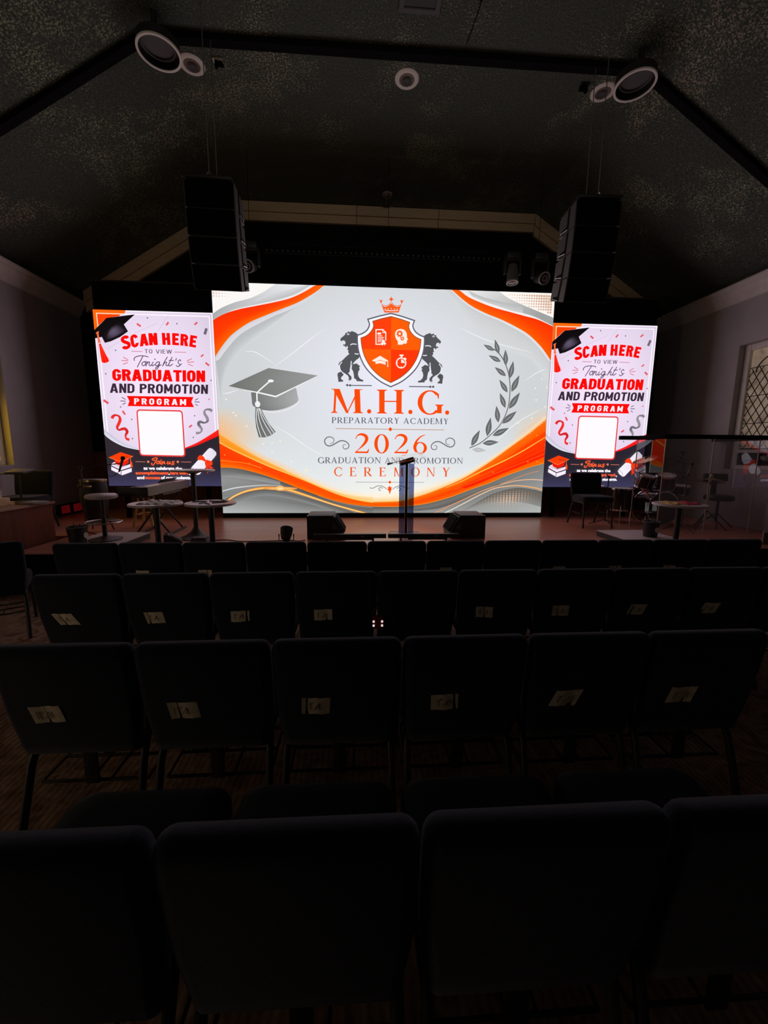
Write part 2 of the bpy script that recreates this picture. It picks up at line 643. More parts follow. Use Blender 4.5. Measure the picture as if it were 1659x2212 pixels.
# crown mouldings: profile points (distance from wall, height)
CR = [(0, 0), (0.02, 0), (0.03, 0.03), (0.055, 0.05), (0.07, 0.10), (0.11, 0.17), (0.125, 0.18), (0.13, 0.22), (0.16, 0.24), (0.165, 0.27), (0, 0.33)]
for nm, x, sg in (('trim_2', WL, 1), ('trim_3', WR, -1)):
    s = Shape()
    s.prism([(x + sg * a, EZ - 0.36 + b) for a, b in CR], 'y', WB, WF - 0.02)
    setting(s.build(nm, 'moulding'))
# moulding boards along the gable of the end wall (with joints)
def gable_board(name, p0, p1, h=0.30, cut=True):
    s = Shape()
    (x0, z0), (x1, z1) = p0, p1
    for d, za, zb in ((0.10, 0.0, -h * 0.55), (0.055, -h * 0.55, -h)):
        s.add([(x0, WF - d, z0 + za), (x1, WF - d, z1 + za), (x1, WF - d, z1 + zb), (x0, WF - d, z0 + zb),
               (x0, WF, z0 + za), (x1, WF, z1 + za), (x1, WF, z1 + zb), (x0, WF, z0 + zb)],
              [(0, 1, 2, 3), (7, 6, 5, 4), (0, 4, 5, 1), (3, 2, 6, 7), (0, 3, 7, 4), (1, 5, 6, 2)])
    return setting(s.build(name, 'trim_wood'))


gable_board('trim_4', (CX0, CZ - 0.01), (-0.04, CZ - 0.01))
gable_board('trim_5', (-0.03, CZ - 0.01), (1.53, CZ - 0.01))
gable_board('trim_6', (1.54, CZ - 0.01), (CX1 - 0.01, CZ - 0.01))
gable_board('trim_7', (CX1, CZ - 0.01), (WR - 0.16, EZ + 0.09), 0.36)
gable_board('trim_8', (WL + 0.16, EZ + 0.09), (CX0 - 0.01, CZ - 0.01), 0.36)

# brown wainscot along the foot of the end wall
s = Shape()
s.box(((WL + WR) / 2, WF - 0.02, STAGE_Z + 0.55), (WR - WL - 0.02, 0.03, 1.10))
s.box(((WL + WR) / 2, WF - 0.03, STAGE_Z + 1.12), (WR - WL - 0.02, 0.05, 0.04), 0.006)
setting(s.build('trim_9', 'wainscot'))

# stage with boarded centre, and two low laminate platforms at its sides
s = Shape()
s.prism([(-3.93, STAGE_Y), (WR, STAGE_Y), (WR, WF), (WL, WF), (WL, 5.60), (-3.93, 5.60)], 'z', 0, STAGE_Z)
o = setting(s.build('stage', 'stage'))
s = Shape()
s.box(((-3.93 + WR) / 2, STAGE_Y - 0.012, STAGE_Z / 2 - 0.002), (WR + 3.93, 0.02, STAGE_Z - 0.01))
s.box((-3.942, (STAGE_Y + 5.59) / 2, STAGE_Z / 2 - 0.002), (0.02, 5.59 - STAGE_Y, STAGE_Z - 0.01))
setting(s.build('trim_10', 'black'))
for nm, x0, x1, lab in (('low_platform', -3.42, -2.80, 'low grey platform at the left stage end under the bar stool and bin'),
                        ('low_platform', 3.42, 4.17, 'low grey platform at the right stage end in front of the drum shield')):
    t = thing(nm, lab, 'platform', ((x0 + x1) / 2, 5.03, STAGE_Z), group='low platforms at the stage ends')
    Shape().box((0, 0, 0.035), (x1 - x0, 0.8, 0.07)).build('base', 'riser_side', t)
    Shape().box((0, 0, 0.076), (x1 - x0, 0.8, 0.012)).build('top', 'riser', t)


def window(name, x, sg, pane, lit):
    """frame set deep in the opening; lattice of lead cames; a low opening pane at the bottom"""
    y0, y1, z0, z1 = WIN_Y0, WIN_Y1, WIN_Z0, WIN_Z1
    xf = x + sg * 0.14
    s = Shape()
    w = 0.10
    for (a, b, c, d) in ((y0, y0 + w, z0, z1), (y1 - w, y1, z0, z1), (y0 + w, y1 - w, z0, z0 + 0.07), (y0 + w, y1 - w, z1 - w, z1)):
        s.box((xf, (a + b) / 2, (c + d) / 2), (0.07, b - a, d - c), 0.012)
    zt = z0 + (0.95 if lit else 0.30)
    s.box((xf, (y0 + y1) / 2, zt), (0.06, y1 - y0 - 2 * w, 0.055), 0.01)
    fr = setting(s.build(name, 'moulding'))
    g = Shape()
    g.box((xf + sg * 0.015, (y0 + y1) / 2, (zt + z1) / 2), (0.012, y1 - y0 - 2 * w + 0.02, z1 - zt - w))
    gl = g.build('glass', pane, fr)
    g = Shape()
    g.box((xf + sg * 0.015, (y0 + y1) / 2, (zt + z0) / 2 + 0.02), (0.012, y1 - y0 - 2 * w + 0.02, zt - z0 - 0.07))
    g.build('lower_pane', 'amber' if lit else 'dark_glass', fr)
    c = Shape()
    ya, yb, za, zb = y0 + w, y1 - w, zt + 0.03, z1 - w
    step, sl = 0.135, 1.55
    n = 30
    for k in range(-n, n):
        for dr in (1, -1):
            pts = []
            for q in range(0, 41):
                yy = ya + (yb - ya) * q / 40
                zz = za + k * step * sl + dr * (yy - ya) * sl
                if za <= zz <= zb - 0.28:
                    pts.append((xf + sg * 0.004, yy, zz))
            if len(pts) > 1:
                c.tube([pts[0], pts[-1]], 0.006, 5)
    for zz in (za + 0.42, za + 0.86, zb - 0.28):
        c.tube([(xf + sg * 0.002, ya, zz), (xf + sg * 0.002, yb, zz)], 0.006, 5)
    arc = [(xf + sg * 0.002, (ya + yb) / 2 + (yb - ya) * 0.42 * math.cos(R(a)), zb - 0.36 + 0.30 * math.sin(R(a))) for a in range(0, 181, 12)]
    c.tube(arc, 0.009, 5)
    c.build('lead_lattice', 'lead', fr)
    return fr


window('window_1', WL, -1, 'leaded', True)
window('window_2', WR, 1, 'leaded', False)

# ------------------------------------------------------------------ pictures shown on the LED screens
def led_material():
    m = bpy.data.materials.new('led_pixels')
    m.use_nodes = True
    nt = m.node_tree
    b = nt.nodes['Principled BSDF']
    b.inputs['Base Color'].default_value = (0.01, 0.01, 0.01, 1)
    b.inputs['Roughness'].default_value = 0.6
    a = nt.nodes.new('ShaderNodeAttribute')
    a.attribute_name = 'picture'
    tc = nt.nodes.new('ShaderNodeTexCoord')
    n = nt.nodes.new('ShaderNodeTexNoise')
    n.inputs['Scale'].default_value = 60
    n.inputs['Detail'].default_value = 2
    nt.links.new(tc.outputs['Object'], n.inputs['Vector'])
    mr = nt.nodes.new('ShaderNodeMapRange')
    mr.inputs['To Min'].default_value = 0.96 * SCREEN_GAIN
    mr.inputs['To Max'].default_value = 1.07 * SCREEN_GAIN
    nt.links.new(n.outputs['Fac'], mr.inputs['Value'])
    nt.links.new(a.outputs['Color'], b.inputs['Emission Color'])
    nt.links.new(mr.outputs[0], b.inputs['Emission Strength'])
    return m


M['led'] = led_material()


def spline(p, n=10, closed=False):
    out = []
    m = len(p)
    for i in range(m if closed else m - 1):
        if closed:
            a, b, c, d = p[(i - 1) % m], p[i], p[(i + 1) % m], p[(i + 2) % m]
        else:
            a, b, c, d = p[max(i - 1, 0)], p[i], p[i + 1], p[min(i + 2, m - 1)]
        for k in range(n):
            t = k / n
            t2, t3 = t * t, t * t * t
            out.append(tuple(0.5 * (2 * b[j] + (c[j] - a[j]) * t + (2 * a[j] - 5 * b[j] + 4 * c[j] - d[j]) * t2 + (3 * b[j] - a[j] - 3 * c[j] + d[j]) * t3) for j in (0, 1)))
    if not closed:
        out.append(tuple(p[-1]))
    return out


def resample(p, n):
    L = [0.0]
    for a, b in zip(p, p[1:]):
        L.append(L[-1] + math.hypot(b[0] - a[0], b[1] - a[1]))
    out, j = [], 0
    for k in range(n):
        t = L[-1] * k / (n - 1)
        while j < len(p) - 2 and L[j + 1] < t:
            j += 1
        s = (t - L[j]) / max(L[j + 1] - L[j], 1e-9)
        out.append((p[j][0] + (p[j + 1][0] - p[j][0]) * s, p[j][1] + (p[j + 1][1] - p[j][1]) * s))
    return out


def ellipse(c, rx, ry, n=28, a0=0, a1=360):
    return [(c[0] + rx * math.cos(R(a0 + (a1 - a0) * k / n)), c[1] + ry * math.sin(R(a0 + (a1 - a0) * k / n))) for k in range(n + (a1 - a0 != 360))]


def clip(poly, keep):
    """keep: f(p) >= 0 half plane"""
    out = []
    for i, p in enumerate(poly):
        q = poly[(i + 1) % len(poly)]
        a, b = keep(p), keep(q)
        if a >= 0:
            out.append(p)
        if a * b < 0:
            t = a / (a - b)
            out.append((p[0] + (q[0] - p[0]) * t, p[1] + (q[1] - p[1]) * t))
    return out


class Picture:
    """A flat picture in W x H units (v down) made of coloured layers; becomes one mesh."""

    def __init__(self, w, h):
        self.w, self.h = w, h
        self.v, self.f, self.c = [], [], []
        self.z = 0

    def layer(self):
        self.z += 1

    def _add(self, pts, faces, cols):
        k = len(self.v)
        for p in pts:
            self.v.append((min(max(p[0], 0), self.w), min(max(p[1], 0), self.h), self.z))
        self.c += [(s2l(c[0]), s2l(c[1]), s2l(c[2]), 1) for c in cols]
        self.f += [tuple(i + k for i in f) for f in faces]

    def poly(self, pts, col):
        tri = tessellate_polygon([[Vector((p[0], p[1], 0)) for p in pts]])
        cols = [col(p) for p in pts] if callable(col) else [col] * len(pts)
        self._add(pts, tri, cols)

    def fill(self, pts, col):
        self.layer()
        self.poly(pts, col)

    def band(self, a, b, ca, cb, n=40, mid=None):
        """area between two edges with a colour blend from edge a to edge b (optionally through mid)"""
        self.layer()
        a, b = resample(a, n), resample(b, n)
        rows = [(a, ca), (b, cb)]
        if mid:
            rows = [(a, ca)] + [([(p[0] + (q[0] - p[0]) * t, p[1] + (q[1] - p[1]) * t) for p, q in zip(a, b)], c) for t, c in mid] + [(b, cb)]
        pts = [p for r, _ in rows for p in r]
        cols = []
        for r, c in rows:
            for i in range(n):
                cols.append(c(i / (n - 1)) if callable(c) else c)
        fs = []
        for j in range(len(rows) - 1):
            for i in range(n - 1):
                fs.append((j * n + i, j * n + i + 1, (j + 1) * n + i + 1, (j + 1) * n + i))
        self._add(pts, fs, cols)

    def radial(self, c, rx, ry, ca, cb, n=36):
        """soft spot: colour ca in the middle blending to cb at the rim"""
        self.layer()
        k = 5
        pts, cols = [c], [ca]
        for j in range(1, k + 1):
            pts += ellipse(c, rx * j / k, ry * j / k, n)
            cols += [lerp(ca, cb, (j / k) ** 0.7)] * n
        fs = [(0, 1 + i, 1 + (i + 1) % n) for i in range(n)]
        for j in range(k - 1):
            fs += [(1 + j * n + i, 1 + (j + 1) * n + i, 1 + (j + 1) * n + (i + 1) % n, 1 + j * n + (i + 1) % n) for i in range(n)]
        self._add(pts, fs, cols)

    def stroke(self, pts, w, col, closed=False, new=True):
        if new:
            self.layer()
        n = len(pts)
        L, Rr = [], []
        for i, p in enumerate(pts):
            if closed:
                a, b = pts[i - 1], pts[(i + 1) % n]
            else:
                a, b = pts[max(i - 1, 0)], pts[min(i + 1, n - 1)]
            d0 = (p[0] - a[0], p[1] - a[1])
            d1 = (b[0] - p[0], b[1] - p[1])
            l0, l1 = math.hypot(*d0) or 1, math.hypot(*d1) or 1
            if a is p or (a[0] == p[0] and a[1] == p[1]):
                d0, l0 = d1, l1
            if b is p or (b[0] == p[0] and b[1] == p[1]):
                d1, l1 = d0, l0
            n0 = (-d0[1] / l0, d0[0] / l0)
            n1 = (-d1[1] / l1, d1[0] / l1)
            m = (n0[0] + n1[0], n0[1] + n1[1])
            ml = math.hypot(*m) or 1
            m = (m[0] / ml, m[1] / ml)
            k = 1 / max(m[0] * n0[0] + m[1] * n0[1], 0.4)
            ww = (w[i] if isinstance(w, (list, tuple)) else w) / 2 * k
            L.append((p[0] + m[0] * ww, p[1] + m[1] * ww))
            Rr.append((p[0] - m[0] * ww, p[1] - m[1] * ww))
        fs = [(i, i + 1, n + i + 1, n + i) for i in range(n - 1)]
        if closed:
            fs.append((n - 1, 0, n, 2 * n - 1))
        cols = [col(p) for p in L + Rr] if callable(col) else [col] * (2 * n)
        self._add(L + Rr, fs, cols)

    def pen(self, pts, w, col, new=True, n=8):
        """hand-drawn smooth line with round ends"""
        q = spline(pts, n)
        self.stroke(q, w, col, new=new)
        for e, ww in ((q[0], w), (q[-1], w)):
            ww = ww[0] if isinstance(ww, (list, tuple)) else ww
            self.poly(ellipse(e, ww / 2, ww / 2, 10), col)

    def dots(self, pts, col):
        """pts: (u, v, r)"""
        self.layer()
        for (u, v, r) in pts:
            if r > 0.3 and r < u < self.w - r and r < v < self.h - r:
                self.poly(ellipse((u, v), r, r, 8), col((u, v)) if callable(col) else col)

    def glyphs(self, shapes, f, col):
        """letter shapes: list of polygons / strips in unit space mapped by f"""
        for kind, a, b in shapes:
            if kind == 'p':
                self.poly([f(p) for p in a], col)
            else:
                n = len(a)
                pts = [f(p) for p in a] + [f(p) for p in b]
                self._add(pts, [(i, i + 1, n + i + 1, n + i) for i in range(n - 1)], [col] * (2 * n))

    def mesh(self, name, width):
        k = width / self.w
        me = bpy.data.meshes.new(name)
        me.from_pydata([(x * k, -0.0004 * z, -y * k) for x, y, z in self.v], [], self.f)
        at = me.color_attributes.new('picture', 'FLOAT_COLOR', 'POINT')
        at.data.foreach_set('color', [x for c in self.c for x in c])
        me.materials.append(M['led'])
        bm = bmesh.new()
        bm.from_mesh(me)
        bm.normal_update()
        flip = [f for f in bm.faces if f.normal.y > 0]
        bmesh.ops.reverse_faces(bm, faces=flip)
        bm.to_mesh(me)
        bm.free()
        return me


# ---- letters.  Unit space: baseline y=0, cap height y=1.
def g_rect(x0, y0, x1, y1):
    return ('p', [(x0, y0), (x1, y0), (x1, y1), (x0, y1)], None)


def g_diag(x0, x1, w0, w1=None, y0=0.0, y1=1.0):
    """slanted stem from (x0,y0) to (x1,y1); w = horizontal width"""
    w1 = w0 if w1 is None else w1
    return ('p', [(x0 - w0 / 2, y0), (x0 + w0 / 2, y0), (x1 + w1 / 2, y1), (x1 - w1 / 2, y1)], None)


def g_arc(cx, cy, rx, ry, a0, a1, tx, ty, n=26):
    """bowl: outer ellipse rx,ry; thickness tx on the sides, ty at top and bottom"""
    o, i = [], []
    for k in range(n + 1):
        a = R(a0 + (a1 - a0) * k / n)
        o.append((cx + rx * math.cos(a), cy + ry * math.sin(a)))
        i.append((cx + (rx - tx) * math.cos(a), cy + (ry - ty) * math.sin(a)))
    return ('s', o, i)


def g_line(pts, w):
    L, Rr = [], []
    n = len(pts)
    for i, p in enumerate(pts):
        a, b = pts[max(i - 1, 0)], pts[min(i + 1, n - 1)]
        d = (b[0] - a[0], b[1] - a[1])
        l = math.hypot(*d) or 1
        ww = (w[i] if isinstance(w, (list, tuple)) else w) / 2
        L.append((p[0] - d[1] / l * ww, p[1] + d[0] / l * ww))
        Rr.append((p[0] + d[1] / l * ww, p[1] - d[0] / l * ww))
    return ('s', L, Rr)


def sans(ch, t=0.20):
    """bold condensed sans capitals: (width, shapes)"""
    w = 0.60
    h = t * 0.88
    st = lambda x: g_rect(x, 0, x + t, 1)
    bar = lambda y, x0=0.0, x1=w: g_rect(x0, y, x1, y + h)
    if ch == ' ':
        return 0.26, []
    if ch == 'A':
        w = 0.70
        return w, [g_diag(t * 0.53, w / 2 - t * 0.12, t * 1.06, t), g_diag(w - t * 0.53, w / 2 + t * 0.12, t * 1.06, t), g_rect(0.16, 0.19, w - 0.16, 0.19 + h * 0.9)]
    if ch == 'C':
        return w, [g_arc(w / 2, 0.66, w / 2, 0.35, 8, 180, t, h), g_arc(w / 2, 0.34, w / 2, 0.35, 180, 352, t, h), g_rect(0, 0.33, t, 0.67)]
    if ch == 'D':
        return w, [st(0), bar(0, 0, w - 0.30), bar(1 - h, 0, w - 0.30), g_arc(w - 0.32, 0.68, 0.32, 0.32, 0, 90, t, h), g_arc(w - 0.32, 0.32, 0.32, 0.32, -90, 0, t, h), g_rect(w - t, 0.31, w, 0.69)]
    if ch == 'E':
        w = 0.52
        return w, [st(0), bar(0, 0, w), bar(1 - h, 0, w), bar(0.5 - h / 2, 0, w - 0.05)]
    if ch == 'G':
        return w, [g_arc(w / 2, 0.66, w / 2, 0.35, 8, 180, t, h), g_arc(w / 2, 0.34, w / 2, 0.35, 180, 360, t, h), g_rect(0, 0.33, t, 0.67), g_rect(w - t, 0.33, w, 0.52), g_rect(w * 0.52, 0.40, w, 0.40 + h * 0.85)]
    if ch == 'H':
        return w, [st(0), st(w - t), bar(0.5 - h / 2)]
    if ch == 'I':
        return t, [st(0)]
    if ch == 'M':
        w = 0.74
        return w, [st(0), st(w - t), ('p', [(0, 1), (t * 0.95, 1), (w / 2 + t * 0.42, 0.22), (w / 2 - t * 0.42, 0.22)], None), ('p', [(w, 1), (w - t * 0.95, 1), (w / 2 - t * 0.42, 0.22), (w / 2 + t * 0.42, 0.22)], None)]
    if ch == 'N':
        return w, [st(0), st(w - t), ('p', [(0, 1), (t, 1), (w, 0), (w - t, 0)], None)]
    if ch == 'O':
        return w, [g_arc(w / 2, 0.66, w / 2, 0.35, 0, 180, t, h), g_arc(w / 2, 0.34, w / 2, 0.35, 180, 360, t, h), g_rect(0, 0.33, t, 0.67), g_rect(w - t, 0.33, w, 0.67)]
    if ch in 'PR':
        out = [st(0), bar(1 - h, 0, w - 0.27), bar(0.42, 0, w - 0.27), g_arc(w - 0.28, 0.71, 0.28, 0.29, -90, 90, t, h)]
        if ch == 'R':
            out.append(('p', [(0.26, 0.46), (0.26 + t, 0.46), (w + 0.02, 0), (w - t, 0)], None))
        return w, out
    if ch == 'S':
        p = spline([(w - 0.13, 0.76), (w - 0.17, 0.86), (w / 2, 0.91), (0.14, 0.86), (0.10, 0.73), (0.18, 0.60), (w / 2, 0.50), (w - 0.16, 0.40), (w - 0.10, 0.26), (w - 0.14, 0.14), (w / 2, 0.09), (0.14, 0.14), (0.10, 0.26)], 6)
        return w, [g_line(p, t * 0.94)]
    if ch == 'T':
        w = 0.58
        return w, [bar(1 - h, 0, w), st(w / 2 - t / 2)]
    if ch == 'U':
        return w, [g_rect(0, 0.32, t, 1), g_rect(w - t, 0.32, w, 1), g_arc(w / 2, 0.33, w / 2, 0.34, 180, 360, t, h)]
    if ch == 'V':
        w = 0.70
        return w, [g_diag(w / 2 - t * 0.1, t / 2, t, t), g_diag(w / 2 + t * 0.1, w - t / 2, t, t)]
    if ch == 'W':
        w = 0.98
        return w, [g_diag(0.27, t / 2, t), g_diag(0.27, w / 2, t), g_diag(w - 0.27, w / 2, t), g_diag(w - 0.27, w - t / 2, t)]
    return 0.3, []


def serif(ch, T=0.135, th=0.045):
    """roman capitals and figures: (width, shapes)"""
    sv, sh = 0.075, 0.028

    def ser(x0, x1, y, up):
        yy = y + (sh if up else -sh)
        br = y + (0.075 if up else -0.075)
        return [('p', [(x0 - sv, y), (x1 + sv, y), (x1 + sv, yy), (x0 - sv, yy)], None),
                ('p', [(x0 - sv * 0.8, yy), (x0, yy), (x0, br)], None), ('p', [(x1 + sv * 0.8, yy), (x1, yy), (x1, br)], None)]

    def stem(x, w=T):
        return [g_rect(x, 0, x + w, 1)] + ser(x, x + w, 0, True) + ser(x, x + w, 1, False)
    if ch == ' ':
        return 0.30, []
    if ch == 'I':
        return T + 2 * sv, stem(sv)
    if ch == 'H':
        w = 0.86
        return w, stem(sv) + stem(w - sv - T) + [g_rect(sv, 0.49, w - sv, 0.49 + th * 1.1)]
    if ch == 'M':
        w = 1.04
        return w, [g_diag(sv + th, sv + 0.085, th * 1.5), ('p', [(sv, 1), (sv + T * 1.25, 1), (w / 2 + T * 0.35, 0.0), (w / 2 - T * 0.12, 0.0)], None),
                   ('p', [(w - 0.17, 1), (w - 0.11, 1), (w / 2 + T * 0.15, 0.0), (w / 2 - T * 0.05, 0.0)], None), g_diag(w - sv - T / 2, w - sv - T / 2 - 0.035, T * 1.05)] \
            + ser(sv + th * 0.3, sv + th * 1.7, 0, True) + ser(w - sv - T, w - sv, 0, True) + [g_rect(0.02, 1 - sh, 0.22, 1), g_rect(w - 0.24, 1 - sh, w - 0.02, 1)]
    if ch == 'N':
        w = 0.90
        return w, [g_rect(sv + 0.03, 0, sv + 0.03 + th, 1), g_rect(w - sv - th - 0.03, 0, w - sv - 0.03, 1), ('p', [(sv, 1), (sv + T * 1.2, 1), (w - sv - 0.03, 0), (w - sv - 0.03 - T * 0.7, 0)], None)] \
            + ser(sv + 0.03, sv + 0.03 + th, 0, True) + ser(w - sv - th - 0.03, w - sv - 0.03, 1, False) + [g_rect(0, 1 - sh, 0.2, 1)]
    if ch == 'E':
        w = 0.62
        return w, stem(sv) + [g_rect(sv, 0, w - 0.02, th), g_rect(sv, 1 - th, w - 0.06, 1), g_rect(sv, 0.5, w - 0.16, 0.5 + th),
                              ('p', [(w - 0.02, 0), (w + 0.02, 0.24), (w - 0.02, 0.24), (w - 0.10, th)], None), ('p', [(w - 0.06, 1), (w - 0.04, 0.78), (w - 0.08, 0.78), (w - 0.15, 1 - th)], None),
                              ('p', [(w - 0.18, 0.42), (w - 0.15, 0.42), (w - 0.15, 0.62), (w - 0.18, 0.62)], None)]
    if ch == 'T':
        w = 0.72
        return w, [g_rect(w / 2 - T / 2, 0, w / 2 + T / 2, 1), g_rect(0.02, 1 - th, w - 0.02, 1), ('p', [(0.02, 1), (0.0, 0.76), (0.035, 0.76), (0.13, 1 - th)], None), ('p', [(w - 0.02, 1), (w, 0.76), (w - 0.035, 0.76), (w - 0.13, 1 - th)], None)] + ser(w / 2 - T / 2, w / 2 + T / 2, 0, True)
    if ch in 'PR':
        w = 0.66
        out = stem(sv) + [g_rect(sv, 1 - th, 0.36, 1), g_rect(sv, 0.45, 0.36, 0.45 + th), g_arc(0.34, 0.725, 0.29, 0.275, -90, 90, T, th)]
        if ch == 'R':
            w = 0.76
            out.append(('p', [(0.28, 0.47), (0.28 + T * 1.1, 0.47), (w + 0.02, 0.0), (w - T * 1.15, 0.0)], None))
        return w, out
    if ch == 'D':
        w = 0.84
        return w, stem(sv) + [g_rect(sv, 0, 0.40, th), g_rect(sv, 1 - th, 0.40, 1), g_arc(0.36, 0.5, 0.46, 0.5, -90, 90, T, th)]
    if ch == 'A':
        w = 0.86
        return w, [g_diag(0.11, w / 2 - 0.01, th * 1.3), g_diag(w - 0.17, w / 2 - 0.02, T * 1.15, T * 0.75), g_rect(0.22, 0.31, w - 0.26, 0.31 + th)] + ser(0.09, 0.13, 0, True) + ser(w - 0.17 - T * 0.5, w - 0.17 + T * 0.5, 0, True)
    if ch == 'U':
        w = 0.86
        return w, [g_rect(sv, 0.3, sv + T, 1), g_rect(w - sv - th - 0.03, 0.3, w - sv - 0.03, 1), g_arc((w - 0.03) / 2, 0.32, (w - 0.03) / 2 - sv, 0.34, 180, 360, (T + th) / 2, th * 1.3)] + ser(sv, sv + T, 1, False) + ser(w - sv - th - 0.03, w - sv - 0.03, 1, False)
    if ch == 'Y':
        w = 0.80
        return w, [g_rect(w / 2 - T / 2, 0, w / 2 + T / 2, 0.48), ('p', [(w / 2 - T / 2, 0.46), (w / 2 + T / 2, 0.46), (0.20 + T * 0.4, 1), (0.20 - T * 0.7, 1)], None), ('p', [(w / 2 - T * 0.1, 0.42), (w / 2 + T / 2, 0.46), (w - 0.12, 1), (w - 0.18, 1)], None)] + ser(w / 2 - T / 2, w / 2 + T / 2, 0, True) + [g_rect(0.0, 1 - sh, 0.32, 1), g_rect(w - 0.28, 1 - sh, w, 1)]
    if ch == 'O':
        w = 0.94
        return w, [g_arc(w / 2, 0.5, w / 2 - 0.02, 0.52, 0, 360, T, th, 44)]
    if ch in 'CG':
        w = 0.84
        out = [g_arc(0.47, 0.5, 0.45, 0.52, 42, 318, T, th * 1.2, 36), ('p', [(0.80, 0.87), (0.80, 0.66), (0.775, 0.66), (0.70, 0.90)], None)]
        if ch == 'G':
            w = 0.90
            out += [g_rect(0.735, 0.05, 0.735 + T, 0.42)] + ser(0.735, 0.735 + T, 0.42, False) + [g_arc(0.47, 0.5, 0.45, 0.52, 300, 322, T * 0.6, th * 1.2, 6)]
        else:
            out += [('p', [(0.80, 0.15), (0.84, 0.28), (0.81, 0.30), (0.74, 0.14)], None)]
        return w, out
    if ch == '0':
        w = 0.74
        return w, [g_arc(w / 2, 0.5, w / 2 - 0.02, 0.51, 0, 360, T * 1.05, th, 40)]
    if ch == '2':
        w = 0.70
        p = spline([(0.05, 0.74), (0.13, 0.90), (0.32, 0.97), (0.52, 0.89), (0.57, 0.71), (0.47, 0.50), (0.26, 0.26), (0.06, 0.05)], 6)
        ww = [0.04 + (T * 1.05 - 0.04) * max(0, math.sin(math.pi * min(1, max(0, (i / len(p) - 0.12) / 0.75)))) for i in range(len(p))]
        return w, [g_line(p, ww), g_rect(0.02, 0, 0.64, 0.085), ('p', [(0.64, 0), (0.70, 0.22), (0.665, 0.22), (0.58, 0.085)], None)]
    if ch == '6':
        w = 0.72
        p = spline([(0.62, 1.0), (0.40, 0.90), (0.20, 0.68), (0.10, 0.44), (0.09, 0.28)], 7)
        ww = [0.03 + (T - 0.03) * (i / (len(p) - 1)) for i in range(len(p))]
        return w, [g_line(p, ww), g_arc(0.37, 0.30, 0.345, 0.32, 0, 360, T, th * 1.2, 36)]
    if ch == '.':
        return 0.16, [('p', ellipse((0.08, 0.07), 0.075, 0.075, 20), None)]
    return 0.3, []


def set_text(pic, text, font, BL, BR, TL, col, gap=0.10, new=True, **kw):
    """text fitted between baseline points BL and BR, cap height up to TL"""
    if new:
        pic.layer()
    items, x = [], 0.0
    for ch in text:
        w, sh = font(ch, **kw)
        items.append((x, sh))
        x += w + gap
    tot = x - gap
    ux = ((BR[0] - BL[0]) / tot, (BR[1] - BL[1]) / tot)
    uy = (TL[0] - BL[0], TL[1] - BL[1])
    for x0, sh in items:
        pic.glyphs(sh, lambda p: (BL[0] + ux[0] * (p[0] + x0) + uy[0] * p[1], BL[1] + ux[1] * (p[0] + x0) + uy[1] * p[1]), col)


def set_builtin(pic, text, BL, BR, xh, col, bold=1.6):
    """small lower-case line in the built-in font, thickened by overprinting; xh = font size in units"""
    cu = bpy.data.curves.new('line', 'FONT')
    cu.body = text
    cu.resolution_u = 3
    ob = bpy.data.objects.new('line', cu)
    COL.objects.link(ob)
    bpy.context.view_layer.update()
    me = ob.to_mesh()
    vs = [tuple(v.co) for v in me.vertices]
    fs = [tuple(p.vertices) for p in me.polygons]
    x0, x1 = min(v[0] for v in vs), max(v[0] for v in vs)
    ob.to_mesh_clear()
    bpy.data.objects.remove(ob)
    bpy.data.curves.remove(cu)
    pic.layer()
    k = (BR[0] - BL[0]) / (x1 - x0)
    sl = (BR[1] - BL[1]) / (BR[0] - BL[0])
    for dx, dy in ((0, 0), (1, 0), (-1, 0), (0, 1), (0, -1), (0.7, 0.7), (-0.7, 0.7), (0.7, -0.7), (-0.7, -0.7)):
        pts = [(BL[0] + (v[0] - x0) * k + dx * bold, BL[1] - v[1] * xh + sl * (v[0] - x0) * k + dy * bold) for v in vs]
        pic._add(pts, fs, [col] * len(pts))


def lerp(a, b, t):
    t = min(1, max(0, t))
    return tuple(a[i] + (b[i] - a[i]) * t for i in range(3))


# ---- the wide picture on the main screen (1500 x 991 units)
MW, MH = 1500.0, 991.0


